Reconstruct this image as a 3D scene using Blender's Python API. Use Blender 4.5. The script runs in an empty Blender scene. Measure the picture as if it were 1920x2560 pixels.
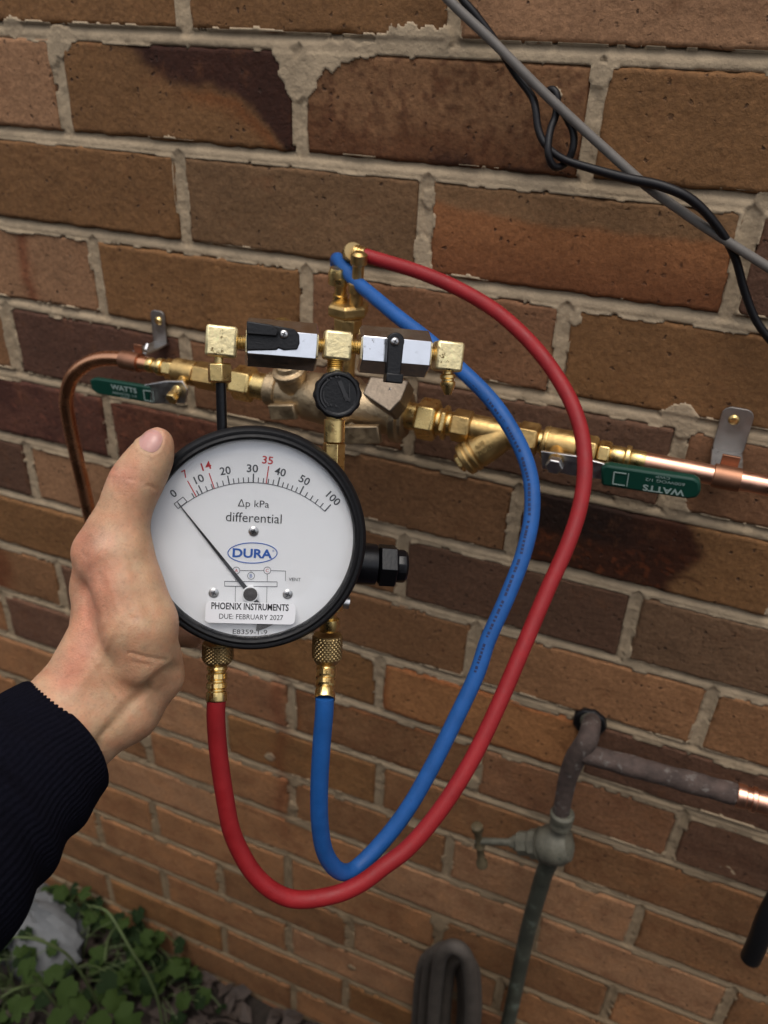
import bpy, math, random
import numpy as np
from mathutils import Vector, Matrix
from mathutils.bvhtree import BVHTree
random.seed(7)
S = bpy.context.scene
COL = S.collection
R_ = math.radians

# ------------------------------------------------------------------ camera
CAM = Vector((0.4575, -0.644, 1.4605))
RT = Vector((0.92818, 0.36972, 0.04238)); FW = Vector((-0.29972, 0.81020, -0.50373)); UP = Vector((-0.22058, 0.45484, 0.86282))
FPX = 1937.0
cd = bpy.data.cameras.new('camera'); cam = bpy.data.objects.new('camera', cd); COL.objects.link(cam)
cam.matrix_world = Matrix(((RT.x, UP.x, -FW.x, CAM.x), (RT.y, UP.y, -FW.y, CAM.y), (RT.z, UP.z, -FW.z, CAM.z), (0, 0, 0, 1)))
cd.sensor_fit = 'VERTICAL'; cd.sensor_height = 36; cd.lens = FPX/2560*36
cd.clip_start = 0.01; cd.clip_end = 500
cd.dof.use_dof = True; cd.dof.focus_distance = 0.455; cd.dof.aperture_fstop = 8.5
S.camera = cam
# ------------------------------------------------------------------ world and sun (overcast dusk)
SUN_EL, SUN_AZ = R_(74), R_(14)          # azimuth measured from -Y (behind the camera) towards +X
W = bpy.data.worlds.new("World"); S.world = W; W.use_nodes = True
nt = W.node_tree; nt.nodes.clear()
sky = nt.nodes.new('ShaderNodeTexSky'); sky.sky_type = 'NISHITA'; sky.sun_disc = False
sky.sun_elevation = SUN_EL; sky.sun_rotation = math.pi - SUN_AZ
sky.air_density = 1.0; sky.dust_density = 4.0; sky.ozone_density = 1.0
hs = nt.nodes.new('ShaderNodeHueSaturation'); hs.inputs['Saturation'].default_value = 0.38
bg = nt.nodes.new('ShaderNodeBackground'); bg.inputs['Strength'].default_value = 0.15
wo = nt.nodes.new('ShaderNodeOutputWorld')
nt.links.new(sky.outputs[0], hs.inputs['Color']); nt.links.new(hs.outputs[0], bg.inputs[0]); nt.links.new(bg.outputs[0], wo.inputs[0])
sl = bpy.data.lights.new('sun', 'SUN'); sl.energy = 0.5; sl.angle = R_(34); sl.color = (1, .92, .80)
so = bpy.data.objects.new('sun', sl); COL.objects.link(so)
sd = Vector((math.sin(SUN_AZ)*math.cos(SUN_EL), -math.cos(SUN_AZ)*math.cos(SUN_EL), math.sin(SUN_EL)))
so.rotation_euler = sd.to_track_quat('Z', 'Y').to_euler()
S.view_settings.view_transform = 'Standard'; S.view_settings.look = 'None'
S.view_settings.exposure = 0.42; S.view_settings.gamma = 1; S.view_settings.use_curve_mapping = False
S.render.engine = 'CYCLES'

# ------------------------------------------------------------------ helpers
H0 = 1.5555                      # height of the top of course 0 (v = 0)
def ray(px, py): return FW + RT*((px-960)/FPX) - UP*((py-1280)/FPX)
def at(px, py, d): return CAM + ray(px, py)*d                 # point at depth d along the view axis
def aw(px, py, off=0.0):                                      # point on the plane off metres in front of the wall
    r = ray(px, py); return CAM + r*((-off - CAM.y)/r.y)
def ag(px, py, z=0.0):
    r = ray(px, py); return CAM + r*((z - CAM.z)/r.z)

def hash2(i, j, s):
    n = (i.astype(np.int64)*374761393 + j.astype(np.int64)*668265263 + s*1274126177) & 0x7fffffff
    n = ((n ^ (n >> 13))*1274126177) & 0x7fffffff
    n = ((n ^ (n >> 16))*668265263) & 0x7fffffff
    return (n & 0xffff)/65535.0
def vn(x, y, s=0):
    x = np.asarray(x, float); y = np.asarray(y, float)
    i = np.floor(x); j = np.floor(y); fx = x-i; fy = y-j
    fx = fx*fx*(3-2*fx); fy = fy*fy*(3-2*fy); i = i.astype(int); j = j.astype(int)
    a = hash2(i, j, s); b = hash2(i+1, j, s); c = hash2(i, j+1, s); d = hash2(i+1, j+1, s)
    return (a*(1-fx)+b*fx)*(1-fy)+(c*(1-fx)+d*fx)*fy
def fbm(x, y, s=0, o=4):
    r = 0; a = .5; t = 0
    for k in range(o): r = r + a*vn(np.asarray(x)*2**k+k*17.3, np.asarray(y)*2**k+k*9.1, s+k); t += a; a *= .55
    return r/t
def sstep(a, b, x):
    t = np.clip((x-a)/(b-a), 0, 1); return t*t*(3-2*t)

class MB:
    def __init__(s): s.v = []; s.f = []
    def add(s, vs, fs):
        o = len(s.v); s.v += [tuple(v) for v in vs]; s.f += [tuple(i+o for i in f) for f in fs]; return s
    def box(s, c, h, M=None):
        c = Vector(c); vs = []
        for z in (-1, 1):
            for x, y in ((-1, -1), (1, -1), (1, 1), (-1, 1)):
                p = Vector((x*h[0], y*h[1], z*h[2]))
                vs.append((M @ p if M else p) + c)
        return s.add(vs, [(3, 2, 1, 0), (4, 5, 6, 7), (0, 1, 5, 4), (1, 2, 6, 5), (2, 3, 7, 6), (3, 0, 4, 7)])
    def lathe(s, a, d, prof, n=24, ph=0.0, sx=1.0, up=None):
        a = Vector(a); d = Vector(d).normalized()
        u = Vector(up) if up else (Vector((0, 0, 1)) if abs(d.z) < .8 else Vector((1, 0, 0)))
        x = u.cross(d).normalized(); y = d.cross(x)
        vs = []; fs = []
        for (t, r) in prof:
            for k in range(n):
                th = ph+2*math.pi*k/n
                vs.append(a + d*t + (x*math.cos(th)*sx + y*math.sin(th))*r)
        m = len(prof)
        for i in range(m-1):
            for k in range(n): fs.append((i*n+k, i*n+(k+1) % n, (i+1)*n+(k+1) % n, (i+1)*n+k))
        fs.append(tuple(range(n-1, -1, -1))); fs.append(tuple((m-1)*n+k for k in range(n)))
        return s.add(vs, fs)
    def cyl(s, a, b, r, n=24, r2=None, ph=0.0):
        a = Vector(a); b = Vector(b); L = (b-a).length
        return s.lathe(a, b-a, [(0, r), (L, r2 if r2 else r)], n, ph)
    def hexn(s, a, b, r, ch=.12, n=6, ph=0.0):      # nut with chamfered corners
        a = Vector(a); b = Vector(b); L = (b-a).length; c = min(L*.2, r*ch)
        return s.lathe(a, b-a, [(0, r*.87), (c, r), (L-c, r), (L, r*.87)], n, ph)
    def tube(s, pts, rad, n=16, sub=6, cap=True):
        P = [Vector(p) for p in pts]; m = len(P)
        if not hasattr(rad, '__len__'): rad = [rad]*m
        Q = []; Rr = []
        for i in range(m-1):
            p0 = P[max(i-1, 0)]; p1 = P[i]; p2 = P[i+1]; p3 = P[min(i+2, m-1)]
            for k in range(sub):
                t = k/sub; t2 = t*t; t3 = t2*t
                Q.append(.5*((2*p1)+(p2-p0)*t+(2*p0-5*p1+4*p2-p3)*t2+(3*p1-p0-3*p2+p3)*t3)); Rr.append(rad[i]*(1-t)+rad[i+1]*t)
        Q.append(P[-1]); Rr.append(rad[-1])
        T = [(Q[min(i+1, len(Q)-1)]-Q[max(i-1, 0)]).normalized() for i in range(len(Q))]
        x = T[0].orthogonal().normalized(); vs = []; fs = []
        for i, q in enumerate(Q):
            x = (x - T[i]*x.dot(T[i])).normalized(); y = T[i].cross(x)
            for k in range(n):
                th = 2*math.pi*k/n; vs.append(q+(x*math.cos(th)+y*math.sin(th))*Rr[i])
        for i in range(len(Q)-1):
            for k in range(n): fs.append((i*n+k, i*n+(k+1) % n, (i+1)*n+(k+1) % n, (i+1)*n+k))
        if cap: fs.append(tuple(range(n-1, -1, -1))); fs.append(tuple((len(Q)-1)*n+k for k in range(n)))
        return s.add(vs, fs)
    def poly(s, pts2, z0, z1, M=None):               # prism from an outline in local xy
        n = len(pts2); vs = [Vector((x, y, z0)) for x, y in pts2]+[Vector((x, y, z1)) for x, y in pts2]
        if M: vs = [M @ v for v in vs]
        return s.add(vs, [tuple(range(n-1, -1, -1)), tuple(range(n, 2*n))]+[(i, (i+1) % n, n+(i+1) % n, n+i) for i in range(n)])

def tag(o, label, cat=None, group=None, kind=None):
    if label: o['label'] = label
    if cat: o['category'] = cat
    if group: o['group'] = group
    if kind: o['kind'] = kind
    return o
def thing(name, label, cat, M=None, group=None):
    o = bpy.data.objects.new(name, None); COL.objects.link(o); o.empty_display_size = .02
    if M is not None: o.matrix_world = M if isinstance(M, Matrix) else Matrix.Translation(M)
    o['label'] = label; o['category'] = cat
    if group: o['group'] = group
    ROOTM[o.name] = o.matrix_world.copy() if not isinstance(M, Matrix) else M.copy()
    if M is not None and not isinstance(M, Matrix): ROOTM[o.name] = Matrix.Translation(M)
    return o
ROOTM = {}
def rootm(o):
    while o.parent: o = o.parent
    return ROOTM.get(o.name, Matrix.Identity(4))
def mesh(name, mb, mat, parent=None, smooth=35, bevel=0, local=False, flat=False):
    me = bpy.data.meshes.new(name)
    vs = mb.v
    if parent is not None and not local:
        inv = rootm(parent).inverted(); vs = [inv @ Vector(v) for v in vs]
    me.from_pydata([tuple(v) for v in vs], [], mb.f); me.validate()
    if not flat:
        me.shade_smooth(); me.set_sharp_from_angle(angle=R_(smooth))
    me.materials.append(mat)
    o = bpy.data.objects.new(name, me); COL.objects.link(o); o.parent = parent
    if bevel:
        b = o.modifiers.new('bevel', 'BEVEL'); b.width = bevel; b.segments = 2; b.limit_method = 'ANGLE'; b.angle_limit = R_(28)
    return o
def npmesh(name, V, F, mat, parent=None, smooth=True, cols=None):
    me = bpy.data.meshes.new(name); V = np.asarray(V, np.float32); F = np.asarray(F, np.int32); k = F.shape[1]
    me.vertices.add(len(V)); me.vertices.foreach_set('co', V.ravel())
    me.loops.add(F.size); me.loops.foreach_set('vertex_index', F.ravel())
    me.polygons.add(len(F)); me.polygons.foreach_set('loop_start', np.arange(0, F.size, k, dtype=np.int32))
    me.polygons.foreach_set('loop_total', np.full(len(F), k, np.int32)); me.update(calc_edges=True)
    if smooth: me.shade_smooth()
    if cols is not None:
        a = me.color_attributes.new('tint', 'FLOAT_COLOR', 'POINT')
        a.data.foreach_set('color', np.concatenate([cols, np.ones((len(cols), 1))], 1).astype(np.float32).ravel())
    me.materials.append(mat)
    o = bpy.data.objects.new(name, me); COL.objects.link(o); o.parent = parent
    return o

# ------------------------------------------------------------------ materials
def mat(name, col=(.5, .5, .5), rough=.5, metal=0.0, spec=.5, bump=0, bscale=200, var=0, vscale=30, coat=0, sss=0, dark=None, dscale=60, dthr=.62, tint=False, rvar=0):
    m = bpy.data.materials.new(name); m.use_nodes = True; n = m.node_tree.nodes; l = m.node_tree.links
    b = n['Principled BSDF']; b.inputs['Base Color'].default_value = (*col, 1); b.inputs['Roughness'].default_value = rough
    b.inputs['Metallic'].default_value = metal; b.inputs['Specular IOR Level'].default_value = spec
    if coat: b.inputs['Coat Weight'].default_value = coat; b.inputs['Coat Roughness'].default_value = .1
    if sss: b.inputs['Subsurface Weight'].default_value = sss; b.inputs['Subsurface Radius'].default_value = (.006, .0025, .0014); b.inputs['Subsurface Scale'].default_value = .6
    tc = n.new('ShaderNodeTexCoord'); cur = None
    def noise(sc, det=6, r=.6):
        t = n.new('ShaderNodeTexNoise'); t.inputs['Scale'].default_value = sc; t.inputs['Detail'].default_value = det; t.inputs['Roughness'].default_value = r
        l.new(tc.outputs['Object'], t.inputs['Vector']); return t
    def mixc(fac, a, bb, mode='MIX'):
        x = n.new('ShaderNodeMix'); x.data_type = 'RGBA'; x.blend_type = mode
        if isinstance(fac, float): x.inputs[0].default_value = fac
        else: l.new(fac, x.inputs[0])
        for i, q in ((6, a), (7, bb)):
            if isinstance(q, tuple): x.inputs[i].default_value = (*q[:3], 1)
            else: l.new(q, x.inputs[i])
        return x.outputs[2]
    cur = tuple(col)
    if tint:
        at_ = n.new('ShaderNodeVertexColor'); at_.layer_name = 'tint'; cur = at_.outputs['Color']
    if var:
        t = noise(vscale); mr = n.new('ShaderNodeMapRange'); mr.inputs[1].default_value = .3; mr.inputs[2].default_value = .7
        mr.inputs[3].default_value = 1-var; mr.inputs[4].default_value = 1+var; l.new(t.outputs[0], mr.inputs[0])
        cb = n.new('ShaderNodeCombineColor'); [l.new(mr.outputs[0], cb.inputs[i]) for i in range(3)]
        cur = mixc(1.0, cur, cb.outputs[0], 'MULTIPLY')
    if dark:
        t = noise(dscale, 8, .7); mr = n.new('ShaderNodeMapRange'); mr.inputs[1].default_value = dthr; mr.inputs[2].default_value = dthr+.05
        l.new(t.outputs[0], mr.inputs[0]); cur = mixc(mr.outputs[0], cur, dark)
    if not isinstance(cur, tuple): l.new(cur, b.inputs['Base Color'])
    if rvar:
        t = noise(vscale*2); mr = n.new('ShaderNodeMapRange'); mr.inputs[1].default_value = .3; mr.inputs[2].default_value = .7
        mr.inputs[3].default_value = max(rough-rvar, .02); mr.inputs[4].default_value = rough+rvar; l.new(t.outputs[0], mr.inputs[0]); l.new(mr.outputs[0], b.inputs['Roughness'])
    if bump:
        t = noise(bscale, 5); bp = n.new('ShaderNodeBump'); bp.inputs['Strength'].default_value = 1; bp.inputs['Distance'].default_value = bump
        l.new(t.outputs[0], bp.inputs['Height']); l.new(bp.outputs[0], b.inputs['Normal'])
    return m

def brick_mat():
    m = bpy.data.materials.new('fired_clay'); m.use_nodes = True; n = m.node_tree.nodes; l = m.node_tree.links; b = n['Principled BSDF']
    b.inputs['Roughness'].default_value = .82; b.inputs['Specular IOR Level'].default_value = .3
    geo = n.new('ShaderNodeNewGeometry'); vc = n.new('ShaderNodeVertexColor'); vc.layer_name = 'tint'
    def N(sc, det=6, r=.6):
        t = n.new('ShaderNodeTexNoise'); t.inputs['Scale'].default_value = sc; t.inputs['Detail'].default_value = det; t.inputs['Roughness'].default_value = r
        l.new(geo.outputs['Position'], t.inputs['Vector']); return t.outputs[0]
    def MR(x, a, b_, c=0., d=1.):
        mr = n.new('ShaderNodeMapRange'); l.new(x, mr.inputs[0])
        for i, q in enumerate((a, b_, c, d)): mr.inputs[i+1].default_value = q
        return mr.outputs[0]
    def MX(f, a, c, mode='MIX'):
        x = n.new('ShaderNodeMix'); x.data_type = 'RGBA'; x.blend_type = mode
        if isinstance(f, float): x.inputs[0].default_value = f
        else: l.new(f, x.inputs[0])
        for i, q in ((6, a), (7, c)):
            if isinstance(q, tuple): x.inputs[i].default_value = (*q, 1)
            else: l.new(q, x.inputs[i])
        return x.outputs[2]
    def gray(x):
        c = n.new('ShaderNodeCombineColor'); [l.new(x, c.inputs[i]) for i in range(3)]; return c.outputs[0]
    c = MX(1.0, vc.outputs[0], gray(MR(N(14, 5), .3, .7, .84, 1.16)), 'MULTIPLY')
    c = MX(1.0, c, gray(MR(N(230, 6, .75), .3, .7, .68, 1.32)), 'MULTIPLY')
    c = MX(MR(N(35, 6, .7), .56, .70, 0, .45), c, (.16, .06, .022))
    vo = n.new('ShaderNodeTexVoronoi'); vo.inputs['Scale'].default_value = 170
    nz = n.new('ShaderNodeTexNoise'); nz.inputs['Scale'].default_value = 260; l.new(geo.outputs['Position'], nz.inputs['Vector'])
    vm = n.new('ShaderNodeVectorMath'); vm.operation = 'MULTIPLY_ADD'; vm.inputs[1].default_value = (.006, .006, .006); l.new(nz.outputs['Color'], vm.inputs[0]); l.new(geo.outputs['Position'], vm.inputs[2]); l.new(vm.outputs[0], vo.inputs['Vector'])
    sp = MR(vo.outputs['Distance'], .12, .34, 1, 0)
    sel = n.new('ShaderNodeSeparateColor'); l.new(vo.outputs['Color'], sel.inputs[0])
    mu = n.new('ShaderNodeMath'); mu.operation = 'MULTIPLY'; l.new(sp, mu.inputs[0]); l.new(MR(sel.outputs[0], .80, .92, 0, .8), mu.inputs[1])
    c = MX(mu.outputs[0], c, (.035, .017, .01))                      # dark iron spots
    mu2 = n.new('ShaderNodeMath'); mu2.operation = 'MULTIPLY'; l.new(MR(vo.outputs['Distance'], .10, .2, 1, 0), mu2.inputs[0]); l.new(MR(sel.outputs[1], .95, .99, 0, .6), mu2.inputs[1])
    c = MX(mu2.outputs[0], c, (.48, .38, .26))                       # pale grit
    l.new(c, b.inputs['Base Color'])
    ad = n.new('ShaderNodeMath'); ad.operation = 'MULTIPLY_ADD'; l.new(N(160, 8, .7), ad.inputs[0]); ad.inputs[1].default_value = 1.0; l.new(MR(mu.outputs[0], 0, 1, 0, -.8), ad.inputs[2])
    bp = n.new('ShaderNodeBump'); bp.inputs['Distance'].default_value = .0017; bp.inputs['Strength'].default_value = .95
    l.new(ad.outputs[0], bp.inputs['Height']); l.new(bp.outputs[0], b.inputs['Normal'])
    return m
M_brick = brick_mat()
M_mortar = mat('cement_mortar', (.4, .35, .28), .92, spec=.2, bump=.0012, bscale=220, var=.16, vscale=45, tint=True, dark=(.2, .15, .1), dscale=25, dthr=.66)
M_brass = mat('satin_brass', (.80, .58, .24), .30, 1, var=.15, vscale=90, rvar=.10, bump=.0001, bscale=400)
M_brassworn = mat('worn_brass', (.93, .78, .44), .46, 1, var=.18, vscale=220, dark=(.22, .15, .06), dscale=170, dthr=.60, bump=.0004, bscale=260, rvar=.08)
M_brasscast = mat('cast_brass', (.62, .42, .17), .42, 1, var=.15, vscale=60, bump=.0004, bscale=260, rvar=.12)
M_brassdull = mat('dull_brass', (.42, .30, .14), .42, 1, var=.15, vscale=70)
M_bronzed = mat('dull_bronze', (.26, .21, .16), .55, 1, var=.2, vscale=60, bump=.0005, bscale=300)
M_bronze = mat('cast_bronze', (.50, .38, .235), .50, 1, var=.18, vscale=50, bump=.0006, bscale=330, rvar=.12)
M_chrome = mat('chrome_plate', (.78, .78, .80), .16, 1, dark=(.35, .34, .32), dscale=110, dthr=.63, rvar=.07, vscale=80)
M_steel = mat('zinc_steel', (.62, .61, .60), .34, 1, var=.1, rvar=.1, vscale=60)
M_galv = mat('dull_galvanised', (.30, .28, .26), .5, 1, var=.2, rvar=.1, vscale=60)
M_copper = mat('copper_tube', (.80, .44, .31), .34, 1, var=.16, vscale=26, rvar=.10)
M_copperor = mat('orange_copper', (.82, .40, .22), .27, 1, var=.14, vscale=26, rvar=.08)
M_copperdull = mat('dull_copper', (.36, .18, .11), .5, 1, var=.2, vscale=40)
M_copperdark = mat('aged_copper', (.42, .19, .07), .34, 1, var=.25, vscale=30, rvar=.1)
M_blackp = mat('black_plastic', (.007, .007, .008), .42, spec=.35, bump=.0002, bscale=600)
M_blackg = mat('black_gloss', (.004, .004, .005), .28, spec=.3, bump=.0001, bscale=500)
M_rubber = mat('black_rubber', (.006, .006, .007), .50, spec=.28, bump=.0002, bscale=500, rvar=.08)
M_red = mat('red_rubber', (.27, .012, .015), .55, spec=.35, var=.14, vscale=60, rvar=.1, dark=(.16, .012, .012), dscale=45, dthr=.68, bump=.0002, bscale=350)
M_blue = mat('blue_rubber', (.012, .085, .29), .55, spec=.35, var=.14, vscale=60, rvar=.1, dark=(.01, .05, .18), dscale=45, dthr=.68, bump=.0002, bscale=350)
M_white = mat('dial_white', (.90, .91, .92), .45)
M_sticker = mat('sticker_paper', (.86, .86, .88), .5)
M_hub = mat('dark_hub', (.035, .028, .024), .35, spec=.5)
M_ink = mat('black_ink', (.02, .02, .022), .6)
M_grey_ink = mat('grey_ink', (.07, .075, .085), .6)
M_redink = mat('red_ink', (.55, .035, .04), .6)
M_blueink = mat('blue_ink', (.03, .12, .45), .6)
M_green = mat('green_vinyl', (.003, .038, .024), .5, spec=.3)
M_print = mat('pale_print', (.26, .33, .30), .6)
M_greyc = mat('grey_cable_sheath', (.13, .115, .10), .6, var=.15, vscale=60)
M_blackc = mat('black_cable_sheath', (.007, .006, .007), .45, spec=.3)
M_skin = mat('skin', (.55, .33, .22), .50, spec=.4, sss=.25, tint=True, bump=.0004, bscale=900, var=.06, vscale=160)
M_nail = mat('nail', (.54, .29, .25), .30, sss=.25)
M_knit = mat('navy_knit', (.0045, .0045, .0085), .95, spec=.06, bump=.0008, bscale=1500, var=.3, vscale=600)
M_rust = mat('rusted_pipe', (.068, .046, .038), .85, var=.45, vscale=70, dark=(.14, .12, .105), dscale=90, dthr=.57, bump=.0012, bscale=180)
M_verdi = mat('weathered_tap', (.125, .118, .088), .6, metal=.2, var=.3, vscale=55, dark=(.06, .065, .05), dscale=50, dthr=.58, bump=.0008, bscale=250)
M_downp = mat('old_copper_riser', (.055, .058, .042), .65, var=.4, vscale=35, dark=(.12, .14, .11), dscale=35, dthr=.57, bump=.0006, bscale=200)
M_soil = mat('soil', (.020, .014, .010), .95, var=.5, vscale=60, bump=.006, bscale=90)
M_leaf = mat('weed_leaf', (.024, .044, .007), .8, spec=.2, var=.3, vscale=25)
M_leafd = mat('weed_leaf_dark', (.009, .019, .005), .85, spec=.15, var=.3, vscale=25)
M_stem = mat('weed_stem', (.075, .105, .035), .6, var=.2)
M_dead = mat('dead_leaf', (.045, .031, .024), .8, var=.4, vscale=40)
M_stone = mat('pale_stone', (.13, .135, .14), .85, var=.2, vscale=20, bump=.003, bscale=50)
M_oldhose = mat('old_grey_hose', (.065, .053, .043), .75, var=.25, vscale=40, bump=.0006, bscale=300)
M_wood = mat('grey_fence_wood', (.07, .055, .042), .9, var=.3, vscale=12, bump=.002, bscale=60)
def glassy():
    m = bpy.data.materials.new('clear_lens'); m.use_nodes = True; n = m.node_tree.nodes; l = m.node_tree.links
    for x in list(n):
        if x.type != 'OUTPUT_MATERIAL': n.remove(x)
    lw = n.new('ShaderNodeLayerWeight'); lw.inputs['Blend'].default_value = .5
    pw = n.new('ShaderNodeMath'); pw.operation = 'POWER'; l.new(lw.outputs['Facing'], pw.inputs[0]); pw.inputs[1].default_value = 5
    fr = n.new('ShaderNodeMath'); fr.operation = 'MULTIPLY_ADD'; l.new(pw.outputs[0], fr.inputs[0]); fr.inputs[1].default_value = .9; fr.inputs[2].default_value = .05
    tr = n.new('ShaderNodeBsdfTransparent'); tr.inputs[0].default_value = (.98, .98, .98, 1)
    gl = n.new('ShaderNodeBsdfGlossy'); gl.inputs['Roughness'].default_value = .05
    mx = n.new('ShaderNodeMixShader'); l.new(fr.outputs[0], mx.inputs[0]); l.new(tr.outputs[0], mx.inputs[1]); l.new(gl.outputs[0], mx.inputs[2])
    l.new(mx.outputs[0], [x for x in n if x.type == 'OUTPUT_MATERIAL'][0].inputs[0]); return m
M_glass = glassy()

# ------------------------------------------------------------------ ground
def make_ground():
    n = 200; xs = np.linspace(-2.6, 2.2, n); ys = np.linspace(-2.2, .02, 120); X, Y = np.meshgrid(xs, ys)
    Z = .03*(fbm(X*6, Y*6, 5)-.5)+.014*(fbm(X*40, Y*40, 9)-.5)
    i = np.arange(119)[:, None]*n+np.arange(n-1)[None, :]; i = i.ravel()
    o = npmesh('ground', np.stack([X, Y, Z], -1).reshape(-1, 3), np.stack([i, i+1, i+n+1, i+n], 1), M_soil)
    tag(o, 'dark bare soil along the foot of the brick wall', kind='structure')
    far = MB().add([(-60, -60, -.03), (60, -60, -.03), (60, 60, -.03), (-60, 60, -.03)], [(0, 1, 2, 3)])
    tag(mesh('terrain', far, M_soil), 'dark earth stretching beyond the wall', kind='structure')
make_ground()

# ------------------------------------------------------------------ brick wall
CH, MOD = .086, .24; BH, BD = .0732, .105
PERP = {-2: [-1, 0, 1, 2, 3], -1: [-1.45, -.45, .55, 1.55, 2.55], 0: [-1.9, -.91, .09, 1.06, 2.05, 3.05], 1: [-1.49, -.49, .53, 1.53, 2.53], 2: [-.98, .02, 1.01, 2.04, 3.04], 3: [-1.45, -.44, .55, 1.54, 2.54],
        4: [-2, -1, -.03, 1.0, 2.0, 3], 5: [-1.5, -.5, .5, 1.47, 2.47], 6: [-2.05, -1.06, 0, 1.01, 1.99, 3], 7: [-1.55, -.55, .4, 1.37, 2.36, 3.36],
        8: [-2, -1.01, -.02, .93, 1.92, 2.92], 9: [-2.5, -1.5, -.5, .44, 1.46, 2.41, 3.4], 10: [-2, -1.0, 0, .96, 1.95, 2.95], 11: [-2.56, -1.56, -.56, .43, 1.38, 2.37, 3.37],
        12: [-2.05, -1.05, -.05, .93, 1.9, 2.89], 13: [-2.6, -1.6, -.61, .39, 1.38, 2.37, 3.3], 14: [-2.1, -1.12, -.13, .82, 1.79, 2.8], 15: [-2.6, -1.6, -.61, .38, 1.35, 2.35],
        16: [-2.15, -1.15, -.15, .80, 1.8, 2.8], 17: [-2.6, -1.6, -.6, .4, 1.4, 2.4], 18: [-2.1, -1.1, -.1, .9, 1.9, 2.9]}
UMIN, UMAX, CMIN, CMAX = -1.9, 1.6, -6, 18
def perps(c):
    p = list(PERP.get(c, [(-.5 if c % 2 else 0), 1+(-.5 if c % 2 else 0)])); p = [q*MOD for q in p]
    while p[0] > UMIN: p.insert(0, p[0]-MOD)
    while p[-1] < UMAX: p.append(p[-1]+MOD)
    return p
BR = (.225, .115, .045); TN = (.34, .19, .10); PK = (.24, .122, .062); MR_ = (.115, .046, .030); OR = (.30, .155, .072); DK = (.145, .078, .047); DP = (.130, .068, .042); BO = (.235, .122, .056)
def bcol(c, k):
    d = {(0, 0): BR, (1, -1): TN, (1, 0): BR, (1, 1): BO, (1, 2): BR, (2, -1): BR, (2, 0): (.20, .115, .055), (2, 1): (.36, .155, .06), (2, 2): DP, (3, -1): TN, (3, 0): BR, (3, 1): PK, (3, 2): BR,
         (4, -1): (.115, .055, .035), (4, 0): PK, (4, 1): DK, (4, 2): PK, (5, -1): MR_, (5, 0): (.15, .06, .035), (5, 1): BO, (5, 2): BR, (5, 3): BR, (6, -2): DP, (6, -1): TN, (6, 0): BO, (6, 1): DK, (6, 2): (.17, .10, .055),
         (7, -1): BR, (7, 0): OR, (7, 1): BO, (7, 2): OR, (7, 3): BO, (8, -2): BO, (8, -1): DK, (8, 0): BR, (8, 1): (.40, .19, .075), (8, 2): DP, (8, 3): DP, (9, -1): DP, (9, 0): PK, (9, 1): BO, (9, 2): PK, (9, 3): DK}
    if (c, k) in d: return d[(c, k)]
    h = random.Random(c*131+k*17+5).random(); pal = [BO, OR, OR, BR, PK, BO, OR, TN]
    return pal[int(h*len(pal))]
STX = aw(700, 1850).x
def vstripe(U, V):                                # vertical reddish, darker stripe below the plumbing
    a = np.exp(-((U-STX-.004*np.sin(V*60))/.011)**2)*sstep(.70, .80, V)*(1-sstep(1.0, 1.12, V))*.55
    return a
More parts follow.
